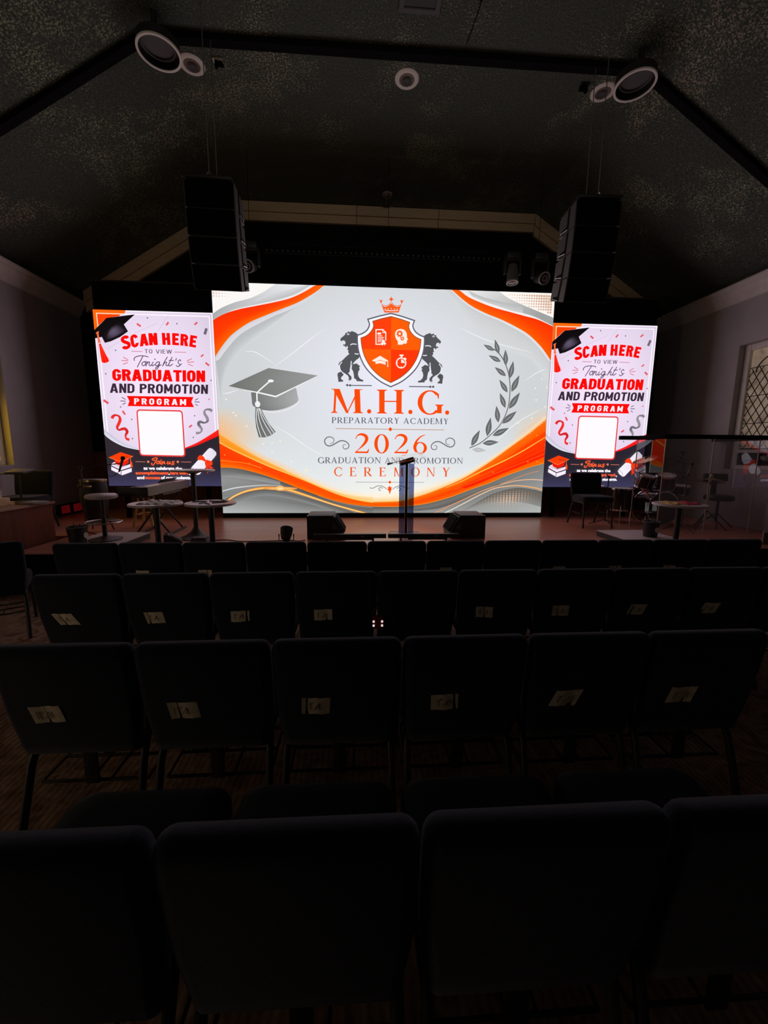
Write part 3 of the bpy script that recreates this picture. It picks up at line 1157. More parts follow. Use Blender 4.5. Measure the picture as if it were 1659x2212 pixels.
def main_picture():
    P = Picture(MW, MH)
    ORANGE, RED, GREY = (255, 88, 0), (255, 52, 0), (92, 95, 100)

    def bg(u, v):
        d = math.hypot((u - 760) / 640, (v - 430) / 520)
        c = lerp((233, 234, 246), (207, 211, 213), d ** 1.3)
        c = lerp(c, (226, 231, 234), (v - 520) / 300)
        c = lerp(c, (252, 248, 236), max(0, 1 - abs(u - 790) / 420) * max(0, (v - 740) / 180))
        c = lerp(c, (240, 196, 150), max(0, 1 - math.hypot((u - 0) / 200, (v - 640) / 130)) * 1.1)
        c = lerp(c, (245, 205, 165), max(0, 1 - math.hypot((u - 1500) / 170, (v - 640) / 150)) * 1.0)
        return c
    nx, ny = 60, 40
    pts = [(MW * i / nx, MH * j / ny) for j in range(ny + 1) for i in range(nx + 1)]
    P._add(pts, [(j * (nx + 1) + i, j * (nx + 1) + i + 1, (j + 1) * (nx + 1) + i + 1, (j + 1) * (nx + 1) + i) for j in range(ny) for i in range(nx)], [bg(*p) for p in pts])

    # upper left ribbons
    corner = spline([(0.2, 127.2), (38.1, 102.5), (94.9, 78.9), (161.3, 59.7), (211.5, 36.2), (248.6, 13.2), (273.8, -3.2)])
    P.fill([(0, 0)] + list(reversed(corner)), lambda p: (250, 246, 244))
    otop = spline([(-3.3, 155.1), (43.3, 129.1), (110.0, 106.7), (176.4, 92.2), (259.7, 74.0), (326.6, 56.2), (383.8, 30.9), (441.2, -2.9)])
    obot = spline([(1.2, 303.1), (26.3, 266.9), (65.0, 220.9), (106.3, 187.8), (157.3, 156.1), (224.8, 127.2), (292.1, 99.9), (359.5, 72.6), (413.6, 42.6), (454.2, 16.1), (476.2, -5.0)])
    P.band(corner, otop, lambda t: lerp((165, 167, 170), (225, 226, 230), t), lambda t: lerp((176, 178, 180), (236, 236, 240), t))
    P.band(spline([(187.5, 63.6), (251.0, 39.7), (327.6, 20.1), (391.1, 2.4), (414.5, -3.0)]), spline([(160.1, 88.0), (226.6, 76.6), (293.4, 57.2), (353.7, 36.5), (417.8, -0.0)]), (214, 215, 218), (188, 190, 193))
    P.band(spline([(60.2, 119.2), (110.2, 102.0), (193.3, 82.3), (293.4, 58.8), (360.4, 34.7), (424.5, -3.4)]), otop[18:], lambda t: lerp((235, 225, 225), (236, 234, 238), t), (240, 234, 236))
    P.band(spline([(1.2, 303.1), (26.3, 266.9), (65.0, 220.9), (106.3, 187.8), (157.3, 156.1), (224.8, 127.2), (292.1, 99.9), (359.5, 72.6), (413.6, 42.6), (454.2, 16.1), (476.2, -5.0)]),
           spline([(17.9, 538.3), (21.9, 442.0), (40.1, 373.9), (84.5, 305.9), (169.8, 230.8), (268.2, 158.1), (356.8, 92.5), (417.0, 51.8), (472.8, -1.6)]), (178, 181, 183), lambda t: lerp((205, 209, 211), (222, 224, 228), t), mid=[(0.5, (190, 193, 196))])
    P.band(obot, spline([(0.2, 321.3), (18.9, 312.5), (38.6, 286.0), (87.8, 230.0), (129.1, 196.8), (190.2, 163.2), (257.9, 129.5), (325.4, 102.2), (393.1, 65.3), (443.9, 29.0), (477.9, -5.1)]), (210, 208, 214), (224, 222, 230))
    P.band(otop, obot, lambda t: lerp((255, 48, 0), (255, 92, 0), max(0, (t - 0.5) * 2)), lambda t: lerp((255, 98, 0), (255, 104, 0), t), mid=[(0.5, lambda t: lerp((255, 58, 0), (255, 95, 0), max(0, (t - 0.4) * 1.6)))])
    g = [(6.6, 51.2), (18.7, 50.9), (6.0, 62.5), (73.4, 49.2), (4.7, 86.2)]
    du, dv = g[1][0] - g[0][0], g[2][1] - g[0][1]
    P.dots([(g[0][0] + du * i, g[0][1] + dv * j - 40 + 0.0, 5.2 - 0.5 * i - 0.55 * max(0, j - 1)) for i in range(8) for j in range(5)], (226, 196, 180))

    # upper right ribbons
    corner = spline([(1239.0, -3.0), (1290.0, 27.0), (1351.0, 51.0), (1419.1, 74.9), (1501.7, 103.6)])
    P.fill([(MW, 0)] + corner, lambda p: (251, 246, 241))
    otop = spline([(1064.6, -2.0), (1103.0, 25.2), (1159.5, 47.5), (1226.2, 68.3), (1293.1, 83.1), (1360.5, 98.0), (1428.4, 113.0), (1501.0, 140.5)])
    obot = spline([(1030.0, -2.4), (1077.4, 34.9), (1127.6, 66.6), (1194.5, 95.0), (1261.8, 117.6), (1330.0, 146.5), (1381.9, 173.0), (1428.0, 207.7), (1464.3, 243.0), (1501.7, 289.0)])
    P.band(corner, otop, lambda t: lerp((214, 214, 214), (158, 161, 160), t * 1.3), lambda t: lerp((240, 238, 240), (160, 163, 162), t * 1.2))
    P.band(spline([(1105.3, 1.2), (1174.9, 26.0), (1241.2, 39.1), (1308.0, 52.8), (1351.5, 60.1)]), spline([(1125.8, 24.5), (1192.3, 48.1), (1259.1, 65.8), (1309.4, 78.0), (1359.8, 87.3)]), (184, 186, 186), (206, 206, 208))
    P.band(spline([(1067.9, -0.7), (1125.9, 26.0), (1192.3, 48.1), (1259.1, 65.8), (1309.5, 79.0), (1376.8, 91.4), (1428.0, 106.9), (1501.6, 138.3)]), otop, (246, 242, 243), (243, 232, 230))
    P.band(obot, spline([(982.2, -8.3), (1052.1, 52.3), (1103.6, 118.9), (1154.7, 158.9), (1226.2, 198.8), (1309.5, 253.0), (1413.1, 288.6), (1491.4, 383.0)]), (198, 200, 202), (214, 217, 218), mid=[(0.35, (206, 208, 210))])
    P.band(obot, spline([(1025.9, -0.8), (1071.0, 38.1), (1121.2, 71.3), (1188.2, 101.3), (1255.5, 124.5), (1323.8, 154.4), (1375.7, 180.9), (1420.0, 214.2), (1456.2, 249.5), (1491.3, 288.2)]), (222, 222, 226), (226, 226, 230))
    P.band(otop, obot, lambda t: lerp((255, 92, 0), (255, 50, 0), t * 1.5), lambda t: lerp((255, 104, 0), (255, 92, 0), t), mid=[(0.5, lambda t: lerp((255, 92, 0), (255, 66, 0), t))])
    g = [(1282.6, 13.1), (1293.8, 12.7), (1283.2, 24.5)]
    du, dv = g[1][0] - g[0][0], g[2][1] - g[0][1]
    P.dots([(g[0][0] + du * i, g[0][1] + dv * j, min(5.6, 1.3 + 0.32 * i - 0.35 * j)) for i in range(19) for j in range(7) if i > 2.3 * j - 1 + max(0, j - 4) * 2], (214, 176, 152))

    # thin light trails in the background
    for tr in ([(126.7, 280.5), (163.4, 278.3), (199.4, 294.4), (255.8, 329.9)], [(243.7, 347.3), (338.3, 277.9), (404.4, 227.3), (470.1, 179.1)], [(22.0, 458.0), (49.8, 455.2), (92.0, 440.8)], [(244.9, 593.6), (310.2, 633.0), (399.8, 694.3), (471.7, 734.7)], [(1075.5, 156.3), (1206.7, 208.5), (1411.0, 255.4)], [(1383.1, 380.1), (1442.1, 340.5), (1482.2, 325.3)], [(1234.6, 682.8), (1353.4, 571.5), (1478.9, 500.5)]):
        sp = spline(tr)
        P.stroke(sp, [0.6 + 3.0 * math.sin(math.pi * i / (len(sp) - 1)) for i in range(len(sp))], (238, 240, 244))

    # lower left: glow, grey waves, orange ribbons
    up = spline([(-0.2, 632.5), (65.9, 675.1), (159.9, 730.1), (255.8, 776.2), (353.0, 822.9), (426.9, 855.2), (501.6, 882.8), (602.4, 905.6), (704.2, 913.6), (785.6, 910.5)])
    yl = spline([(-2.2, 669.9), (55.1, 701.7), (135.3, 740.1), (216.6, 776.4), (303.9, 810.6), (377.4, 840.3), (451.6, 872.8), (526.6, 903.1), (602.3, 926.0), (704.3, 942.4), (807.0, 938.8)])
    ob = spline([(-1.9, 782.5), (60.8, 784.6), (132.9, 799.1), (205.3, 821.0), (278.2, 848.2), (351.7, 878.1), (426.0, 905.8), (501.1, 931.2), (602.2, 952.7), (704.4, 961.0), (807.3, 959.5)])
    glow = spline([(0.6, 589.6), (90.8, 655.5), (184.8, 712.9), (280.9, 756.3), (378.2, 805.3), (452.1, 837.5), (526.9, 867.6), (612.6, 888.2), (704.1, 895.2), (785.4, 893.0)])
    P.band(glow, up, lambda t: bg(*glow[int(t * (len(glow) - 1))]), lambda t: lerp((246, 190, 120), (255, 246, 226), t))
    low = spline([(-3.2, 997.0), (149.5, 997.3), (348.9, 997.6), (551.1, 998.0), (807.8, 998.5)])
    P.band(ob, low, lambda t: lerp((96, 97, 96), (70, 66, 62), t * 1.3), lambda t: lerp((182, 186, 186), (124, 124, 122), t), mid=[(0.25, lambda t: lerp((146, 148, 148), (95, 92, 88), t)), (0.6, lambda t: lerp((128, 131, 131), (108, 108, 106), t))])
    P.band(spline([(3.7, 814.4), (83.7, 811.6), (180.7, 823.6), (263.5, 845.7)]), spline([(3.2, 824.3), (82.9, 831.4), (179.9, 846.0), (263.0, 860.7)]), (128, 129, 128), (152, 154, 154), mid=[(0.4, (138, 139, 138))])
    P.band(spline([(2.4, 887.3), (56.6, 872.7), (130.2, 864.1), (203.9, 859.9), (272.8, 863.7)]), spline([(2.1, 892.3), (56.3, 878.7), (130.0, 868.6), (203.8, 862.9), (272.7, 865.7)]), (225, 228, 230), (190, 192, 194))
    P.band(spline([(0.1, 931.4), (64.8, 906.2), (153.9, 883.5), (252.4, 885.8), (351.0, 910.9), (450.5, 941.4), (551.3, 972.2), (617.4, 997.1)]), spline([(-1.4, 961.6), (78.1, 936.4), (177.5, 911.1), (261.3, 916.1), (350.4, 936.3), (450.2, 967.0), (525.7, 996.9)]), (92, 92, 90), (140, 142, 142), mid=[(0.5, (116, 117, 116))])
    cur = spline([(22.0, 933.9), (54.8, 912.2), (104.6, 891.1), (154.1, 879.5), (203.4, 874.4), (252.6, 876.8), (301.9, 884.2), (351.2, 899.3), (425.7, 924.6), (500.8, 950.1), (576.7, 972.2), (663.5, 995.6)])
    P.stroke(cur, [4 + 9 * math.sin(math.pi * min(1, i / len(cur) * 1.1)) for i in range(len(cur))], (236, 140, 60))
    P.stroke(cur, 8, (255, 160, 40))
    P.stroke(cur, 3, (255, 228, 150))
    gl = [(262.5, 876.8)][0]
    P.radial(gl, 78, 7.5, (255, 246, 205), (236, 150, 60))
    P.radial(gl, 26, 11, (255, 252, 226), (252, 170, 70))
    P.band(up, yl, lambda t: lerp((255, 160, 40), (255, 236, 200), t * 1.4), lambda t: lerp((255, 150, 30), (255, 216, 140), t), mid=[(0.5, lambda t: lerp((255, 148, 24), (255, 238, 206), t ** 1.6))])
    P.band(spline([(265.4, 783.5), (352.9, 826.4), (426.8, 858.8), (501.6, 886.4), (602.4, 909.1), (704.2, 918.2), (785.6, 915.6)]), spline([(304.1, 805.7), (377.5, 836.3), (451.7, 867.8), (526.6, 896.5), (602.3, 918.3), (704.3, 932.6), (785.8, 931.1)]), (255, 224, 170), (255, 200, 110))
    P.band(yl, ob, lambda t: lerp((255, 66, 0), (255, 92, 0), t), lambda t: lerp((255, 122, 10), (255, 110, 0), t), mid=[(0.55, lambda t: lerp((255, 54, 0), (255, 96, 0), t)), (0.82, lambda t: lerp((255, 88, 0), (255, 104, 0), t))])
    P.stroke(yl, 4.5, lambda p: (255, 200, 90))
    P.stroke(spline([(-0.2, 750.8), (38.1, 753.9), (110.2, 762.3), (182.2, 784.0)]), 2.5, (255, 150, 40))
    P.band(spline([(426.0, 906.8), (501.1, 932.2), (602.2, 953.7), (704.4, 962.0), (786.1, 960.5)]), spline([(450.9, 920.0), (526.2, 945.5), (617.5, 966.1), (704.5, 974.4), (786.3, 973.5)]), (150, 140, 134), (90, 84, 80))

    # lower right: orange fan, grey waves, dotted halftone
    up = spline([(688.3, 939.9), (764.0, 938.0), (821.0, 934.2), (880.3, 918.9), (953.9, 895.9), (1048.7, 857.7), (1119.6, 824.3), (1190.1, 781.5), (1260.2, 734.0), (1329.9, 682.1), (1399.3, 631.2), (1436.1, 602.2), (1495.5, 551.7)])
    ob = spline([(688.4, 960.4), (764.2, 961.4), (821.3, 960.4), (881.0, 955.7), (955.1, 943.7), (1050.6, 917.3), (1146.0, 881.3), (1241.6, 847.6), (1313.0, 816.4), (1384.7, 789.9), (1432.6, 773.1), (1502.4, 753.7)])
    glow = spline([(688.1, 892.6), (763.5, 890.5), (820.3, 886.7), (879.5, 874.7), (952.9, 855.6), (1047.7, 826.9), (1118.6, 798.3), (1189.1, 757.9), (1259.1, 711.6), (1328.7, 661.2), (1398.0, 609.5), (1434.6, 579.1), (1493.9, 527.9)])
    P.band(glow, up, lambda t: bg(*glow[int(t * (len(glow) - 1))]), lambda t: lerp((255, 206, 124), (250, 196, 130), t), mid=[(0.45, lambda t: lerp((255, 242, 216), (247, 226, 196), t * 1.3))])
    low = spline([(688.5, 992.4), (860.1, 992.7), (1053.1, 993.0), (1248.6, 993.3), (1521.6, 993.8)])
    P.band(ob, low, lambda t: lerp((88, 84, 78), (124, 126, 124), t), lambda t: lerp((136, 138, 136), (178, 182, 180), t), mid=[(0.3, lambda t: lerp((104, 102, 98), (140, 143, 142), t))])
    P.band(spline([(883.7, 970.1), (979.4, 955.7), (1098.9, 914.9), (1194.5, 881.2), (1290.3, 847.5)]), spline([(883.9, 982.1), (1003.9, 967.8), (1109.1, 929.3), (1204.6, 888.3), (1290.8, 857.0)]), (116, 116, 112), (94, 92, 88))
    P.band(spline([(1244.4, 905.1), (1316.5, 880.9), (1389.6, 871.2), (1464.2, 880.6), (1502.0, 890.2)]), spline([(1101.6, 989.7), (1197.7, 953.4), (1319.4, 934.0), (1418.7, 943.7), (1499.5, 963.3)]), (100, 97, 92), (140, 140, 137), mid=[(0.4, (112, 108, 103))])
    P.band(up, ob, lambda t: lerp((255, 120, 10), (255, 110, 10), t), lambda t: lerp((255, 108, 0), (255, 112, 0), t), mid=[(0.3, lambda t: lerp((255, 100, 0), (255, 84, 0), t)), (0.62, lambda t: lerp((255, 84, 0), (255, 44, 0), t * 1.2)), (0.88, lambda t: lerp((255, 96, 0), (255, 84, 0), t))])
    P.band(spline([(1097.1, 867.1), (1168.4, 838.3), (1239.8, 809.6), (1358.4, 756.9), (1498.1, 692.4)]), spline([(1126.4, 874.2), (1193.2, 850.1), (1264.5, 819.0), (1383.6, 771.0), (1500.3, 723.9)]), (255, 36, 0), (255, 30, 0))
    P.band(spline([(1191.2, 805.1), (1261.9, 766.9), (1379.2, 698.0), (1499.4, 640.9)]), spline([(1191.5, 812.2), (1262.5, 778.7), (1380.2, 714.4), (1500.8, 661.9)]), (255, 60, 0), (255, 46, 0))
    P.band(spline([(1285.3, 752.7), (1355.2, 702.9), (1424.9, 653.3), (1494.5, 606.1)]), spline([(1309.5, 752.5), (1379.5, 702.7), (1440.1, 662.5), (1498.2, 624.7)]), (255, 70, 0), (255, 58, 0))
    yl = spline([(1029.9, 872.0), (1096.4, 845.7), (1190.8, 798.0), (1285.4, 753.6), (1379.6, 705.0), (1463.8, 653.8), (1502.0, 630.2)])
    P.stroke(yl, [2 + 3.5 * math.sin(math.pi * i / (len(yl) - 1)) for i in range(len(yl))], (255, 190, 70))
    P.stroke(spline([(1068.7, 881.4), (1168.6, 843.1), (1263.8, 804.7), (1382.7, 756.8), (1499.3, 709.8)]), 2.0, (255, 110, 30))
    P.stroke(ob, 2.2, (236, 150, 60))
    for tr, c1_, c2_, w in (([(978.0, 992.9), (1052.0, 959.1), (1147.3, 913.4), (1218.8, 881.1), (1290.8, 857.5), (1363.1, 838.6), (1436.3, 831.7), (1500.6, 834.8)], (240, 150, 90), (250, 200, 160), 3.5),
                            ([(1028.8, 993.0), (1100.4, 956.7), (1195.6, 906.1), (1267.3, 874.3), (1340.0, 862.6), (1389.0, 861.1), (1463.5, 871.0), (1503.8, 881.5)], (225, 222, 215), (255, 170, 90), 4.5),
                            ([(1252.5, 871.5), (1338.6, 837.7), (1410.3, 808.8), (1477.9, 790.4)], (180, 150, 130), (235, 140, 90), 2.5)):
        sp = spline(tr)
        P.stroke(sp, w, lambda p, a=c1_, b=c2_: lerp(a, b, (p[0] - 1050) / 420))
    g = [(1357.9, 919.5), (1372.7, 919.5), (1358.5, 929.2)]
    du, dv = g[1][0] - g[0][0], g[2][1] - g[0][1]
    ds = []
    for i in range(-19, 9):
        for j in range(-5, 8):
            u, v = g[0][0] + du * i, g[0][1] + dv * j
            d = math.hypot(i / 11 + 0.055 * j + 0.1, (j - 0.5) / 6.0)
            r = 4.4 * (1 - d)
            if r > 0.5 and v < MH - 4:
                ds.append((u, v, r))
    P.dots(ds, lambda p: lerp((255, 196, 150), (205, 160, 132), math.hypot((p[0] - g[0][0]) / 260, (p[1] - g[0][1]) / 110)))
    # orange halftone and sparkles at both sides
    g = [(8.0, 550.0), (17.3, 549.9)]
    st = g[1][0] - g[0][0]
    P.dots([(g[0][0] + st * i, g[0][1] + st * j, 2.9 - 0.24 * i - 0.1 * abs(j - 6)) for i in range(12) for j in range(14)], (250, 172, 110))
    g = [(1357.5, 641.4), (1366.9, 641.3)]
    st = g[1][0] - g[0][0]
    P.dots([(g[0][0] + st * i, g[0][1] - st * j * 0.95 + st * 0, 2.5 - 0.09 * abs(i - 8)) for i in range(20) for j in range(16) if abs(j - i * 0.78) < 2.5], (246, 186, 130))
    for p in [(39.2, 482.8), (67.5, 539.9), (78.5, 552.8), (123.2, 598.4), (269.8, 662.9), (232.8, 672.8), (192.3, 675.0), (232.5, 711.0), (316.5, 753.7), (494.6, 854.7)] + [(1462.1, 369.0), (1434.0, 412.1), (1487.9, 407.3), (1441.1, 464.2), (1486.2, 494.0), (1425.7, 547.2), (1362.6, 570.4)]:
        P.fill(ellipse(p, 3.5, 3.5, 10), (255, 240, 214))
    for p in [(22.4, 726.0), (129.5, 764.5), (35.3, 654.8)] + [(1464.1, 747.1), (1456.0, 625.3), (1419.1, 747.4), (1253.2, 797.0)]:
        P.fill(ellipse(p, 2.6, 2.6, 10), (255, 170, 60))
    for p in [(383.3, 793.7)] + [(1061.5, 836.3)]:
        P.fill([(p[0] + (14 if k % 2 == 0 else 3) * math.cos(R(45 * k)), p[1] + (14 if k % 2 == 0 else 3) * math.sin(R(45 * k))) for k in range(8)], (255, 236, 196))

    # mortarboard
    def capcol(p):
        return lerp((112, 114, 112), (158, 161, 160), (p[0] - 90) / 420)
    P.fill(spline([(149.3, 453.5), (151.5, 481.0), (154.2, 506.3), (172.3, 518.5), (200.1, 526.5), (237.6, 529.2), (284.9, 521.6), (332.6, 502.3), (354.3, 483.4), (351.6, 459.4), (346.6, 430.9)], 4) + [(260.0, 415.1)], lambda p: lerp((112, 114, 113), (186, 189, 190), (p[0] - 190) / 210))
    P.stroke(spline([(199.9, 532.1), (246.8, 536.1), (294.2, 527.5), (332.4, 510.6), (356.5, 489.4)]), 3, (236, 238, 240))
    P.fill([(53.5, 426.9), (228.8, 347.6), (442.8, 375.1), (258.4, 466.4)], capcol)
    P.stroke([(115.1, 441.3), (149.6, 447.1), (193.4, 455.1), (256.5, 468.3), (305.9, 444.5), (382.0, 406.5), (442.8, 376.1)], [1, 4, 6, 6.5, 5, 3, 1], (244, 246, 248))
    P.stroke(spline([(233.4, 402.8), (203.7, 427.5), (179.7, 449.4), (174.5, 462.3), (174.7, 494.5)]), 6, (240, 242, 244))
    P.fill(ellipse([(237.2, 401.8)][0], 12.5, 6), (244, 246, 248))
    P.fill([(167.0, 513.1), (186.6, 512.8), (201.7, 547.4), (221.6, 584.5), (251.6, 621.8), (229.2, 637.7), (202.8, 646.9), (175.9, 646.3), (165.4, 601.6), (163.0, 554.9)], lambda p: lerp((104, 106, 104), (140, 142, 142), (p[0] - 195) / 90))
    for tr in ([(173.2, 519.9), (168.4, 559.5), (173.8, 601.5), (186.4, 644.7)], [(177.0, 519.9), (180.0, 564.0), (192.5, 606.0), (210.1, 643.6)], [(181.7, 519.8), (191.9, 559.2), (209.4, 596.4), (231.7, 633.9)], [(184.5, 519.8), (199.1, 554.4), (221.3, 591.6), (242.9, 626.7)]):
        P.stroke(spline(tr), [1 + 3.5 * i / 24 for i in range(25)] + [4.5] * 20 if False else 3.2, (228, 230, 232))
    P.fill(ellipse([(176.2, 502.3)][0], 11.5, 13.5), (236, 238, 240))

    # laurel branch
    stem = spline([(1136.3, 686.1), (1187.0, 662.1), (1241.7, 616.6), (1280.8, 571.4), (1307.3, 507.9), (1314.6, 434.6), (1308.5, 371.9), (1287.4, 310.2), (1254.6, 263.6), (1223.4, 243.2)])
    P.stroke(stem, 4.2, (104, 107, 107))
    lv = [(1231.4, 251.9), (1181.6, 227.8), (1253.8, 266.9), (1232.5, 204.2), (1264.0, 299.3), (1207.3, 273.2), (1288.2, 316.4), (1282.9, 246.5), (1291.6, 361.2), (1237.5, 323.6), (1310.5, 370.4), (1322.0, 295.2), (1302.7, 433.3), (1261.5, 377.6), (1321.0, 430.6), (1353.6, 356.6), (1295.7, 502.2), (1267.1, 436.3), (1313.4, 506.3), (1360.6, 432.3), (1266.2, 568.6), (1253.6, 493.0), (1285.1, 573.3), (1350.1, 516.1), (1216.6, 631.3), (1229.0, 545.8), (1242.3, 628.5), (1318.2, 592.8), (1144.2, 677.0), (1180.8, 603.3), (1196.4, 664.0), (1272.3, 657.3), (1148.4, 692.0), (1214.5, 697.0)]
    for k in range(0, len(lv), 2):
        (bu, bv), (tu, tv) = lv[k], lv[k + 1]
        dx, dy = tu - bu, tv - bv
        L = math.hypot(dx, dy)
        nx_, ny_ = -dy / L, dx / L
        wd = 0.155 * L
        side = [(0.0, 0.0), (0.16, 0.6), (0.36, 1.0), (0.56, 0.92), (0.78, 0.5), (1.0, 0.0)]
        q = spline([(bu + dx * t + nx_ * wd * a, bv + dy * t + ny_ * wd * a) for t, a in side], 4)
        q2 = spline([(bu + dx * t - nx_ * wd * a, bv + dy * t - ny_ * wd * a) for t, a in side], 4)
        lo = max(0, min(1, (bv - 700) / 130))
        c = lerp((102, 105, 105), (150, 152, 153), lo)
        if k >= len(lv) - 2:
            c = (186, 188, 190)
        P.fill(q + list(reversed(q2))[1:-1], lambda p, c=c: c)
        P.stroke([(bu + dx * 0.12, bv + dy * 0.12), (bu + dx * 0.45, bv + dy * 0.45), (bu + dx * 0.78, bv + dy * 0.78)], [0.5, 4.5, 0.5], lerp(c, (230, 230, 232), 0.45))

    # crown
    cr = [(765.3, 112.1), (765.9, 418.6)]
    ax = lambda v: cr[0][0] + (cr[1][0] - cr[0][0]) * (v - cr[0][1]) / (cr[1][1] - cr[0][1])
    mir = lambda q: [(2 * ax(p[1]) - p[0], p[1]) for p in q]
    CO = (250, 92, 20)
    P.fill([(735.6, 106.3), (722.0, 73.4), (731.2, 81.0), (739.5, 83.1), (752.0, 78.8), (764.8, 68.3), (778.3, 78.0), (790.5, 81.6), (800.5, 79.0), (809.2, 70.9), (797.5, 104.5)], CO)
    P.stroke([(736.7, 97.2), (766.0, 98.0), (794.9, 96.4)], 3, (240, 236, 240))
    for q in ([(710.2, 50.4), (717.7, 58.0), (726.8, 53.8), (722.8, 65.6), (722.0, 73.4), (718.6, 66.5)], [(764.5, 39.5), (768.8, 48.7), (777.1, 50.0), (769.7, 54.5), (764.8, 61.3), (760.1, 54.8), (752.6, 50.7), (760.5, 48.9)], [(820.6, 49.5), (813.5, 55.9), (803.9, 52.3), (807.8, 63.9), (809.2, 70.9), (812.0, 65.3)]):
        P.fill(q, CO)
    P.stroke(spline([(724.1, 74.2), (738.7, 78.4), (753.2, 75.3), (763.5, 63.6)]), 2.5, CO)
    P.stroke(spline([(807.5, 72.5), (792.1, 77.6), (777.0, 74.6), (766.0, 63.6)]), 2.5, CO)
    P.dots([(p[0], p[1], 2.4) for p in [(738.8, 92.5), (751.3, 91.7), (765.1, 89.8), (778.9, 90.9), (791.4, 91.0)]], (245, 225, 220))

    # lions
    LC = (82, 84, 88)
    parts = [[(624.4, 202.0), (609.8, 192.0), (593.1, 186.1), (585.6, 191.8), (577.3, 187.3), (574.4, 193.3), (564.8, 195.5), (564.8, 201.1), (556.8, 208.4), (545.1, 217.4), (543.0, 224.6), (549.2, 231.6), (552.1, 226.0), (562.1, 227.3), (566.2, 236.0), (562.8, 244.0), (556.6, 241.0), (555.3, 248.2), (562.8, 248.8), (565.3, 255.2), (574.1, 247.8), (576.1, 255.7), (572.7, 265.8), (578.2, 265.7), (576.8, 275.7), (582.3, 281.6), (567.5, 294.0), (550.6, 310.5), (538.8, 318.0), (533.7, 329.0), (537.0, 330.9), (539.8, 347.1), (548.2, 357.1), (567.0, 368.9), (579.7, 361.3), (586.1, 352.3), (590.4, 331.9), (607.3, 311.3), (625.5, 296.8), (628.4, 282.6), (618.0, 258.7), (616.0, 226.8)],
             [(546.1, 356.3), (531.3, 363.5), (529.1, 371.7), (531.9, 385.9), (533.0, 401.4), (555.0, 399.8), (552.9, 393.7), (545.8, 389.7), (545.0, 382.4), (556.9, 370.7)],
             [(567.0, 368.9), (575.5, 373.6), (580.5, 385.0), (575.4, 392.0), (583.8, 391.0), (578.7, 399.7), (591.5, 388.9), (591.1, 378.6), (582.7, 369.4), (573.4, 361.5)],
             [(594.7, 325.7), (613.6, 321.3), (629.7, 333.1), (624.6, 339.3), (628.4, 345.3), (622.0, 355.6), (619.9, 367.9), (622.8, 378.0), (630.4, 387.3), (644.0, 392.0), (642.3, 398.2), (613.5, 396.6), (612.6, 390.5), (602.9, 384.6), (601.7, 372.3), (598.8, 356.1), (591.6, 344.0)]]
    lines = [[(587.0, 244.3), (597.1, 240.0), (613.8, 241.2)], [(590.9, 311.6), (588.3, 336.0), (584.9, 353.1)], [(549.7, 316.5), (539.6, 330.9), (542.7, 351.1), (554.4, 363.0), (567.0, 369.7)], [(605.3, 279.9), (613.7, 282.1), (623.0, 281.1)]]
    eye = [(577.3, 200.0)][0]
    for f in (lambda q: q, mir):
        for q in parts:
            P.fill(f(q), LC)
        for q in lines:
            P.stroke(spline(f(q)), 4, (232, 232, 244))
        e = f([eye])[0]
        P.fill(ellipse(e, 5.5, 4, 12), (232, 232, 244))
        P.fill(ellipse(e, 2.2, 3, 10), LC)
    for q in ([(681.6, 415.1), (584.5, 416.0)], [(848.2, 415.9), (945.3, 415.5)]):
        P.stroke(q, 4, (84, 86, 100))
    for p in [(584.6, 415.6), (572.3, 415.0), (944.4, 415.5), (957.4, 415.3)]:
        P.fill([(p[0] - 7, p[1]), (p[0], p[1] - 6), (p[0] + 7, p[1]), (p[0], p[1] + 6)], (84, 86, 100))

    # shield
    rt = [(764.0, 110.2), (814.5, 121.8), (867.5, 137.0), (860.7, 159.0), (870.4, 180.6), (889.8, 195.3), (912.2, 203.6), (913.8, 219.6), (910.5, 260.1), (898.5, 301.0), (877.8, 338.2), (848.3, 369.6), (810.0, 398.0), (765.9, 418.6)]
    full = [rt[0]] + [p for p in spline(rt[2:], 6)]
    sh = [rt[0], rt[1]] + spline(rt[2:7], 6)[:-1] + spline(rt[6:], 6)
    outl = sh + list(reversed(mir(sh)))[1:-1]
    P.fill(outl, (250, 248, 254))
    P.stroke(outl, 5.5, (92, 94, 112), closed=True)
    ri = [(764.6, 123.2), (806.3, 132.7), (846.5, 145.1), (842.6, 165.4), (853.6, 187.0), (873.0, 204.6), (897.9, 215.2), (895.1, 244.3), (887.3, 276.9), (872.9, 309.7), (847.8, 345.0), (809.7, 377.4), (766.2, 400.8)]
    si = [ri[0], ri[1]] + spline(ri[2:7], 6)[:-1] + spline(ri[6:], 6)
    inl = si + list(reversed(mir(si)))[1:-1]
    vs = [(765.6, 260.6)][0][1]
    for cu, kv, c in ((-1, -1, (255, 62, 4)), (1, -1, (255, 92, 0)), (-1, 1, (255, 92, 2)), (1, 1, (255, 54, 0))):
        q = clip(clip(inl, lambda p: cu * (p[0] - ax(p[1]))), lambda p: kv * (p[1] - vs))
        P.fill(q, c)
    P.stroke(inl, 3.5, (150, 78, 40), closed=True)
    WC = (252, 238, 226)
    # certificate
    P.stroke([(723.1, 239.1), (699.1, 239.6), (698.8, 179.0), (729.0, 177.9), (741.7, 189.9), (742.0, 223.8)], 4.5, WC)
    P.stroke([(727.7, 178.7), (728.7, 190.6), (741.7, 190.7)], 3, WC)
    P.fill([(705.1, 190.8), (721.5, 190.4), (721.6, 199.1), (705.2, 199.5)], WC)
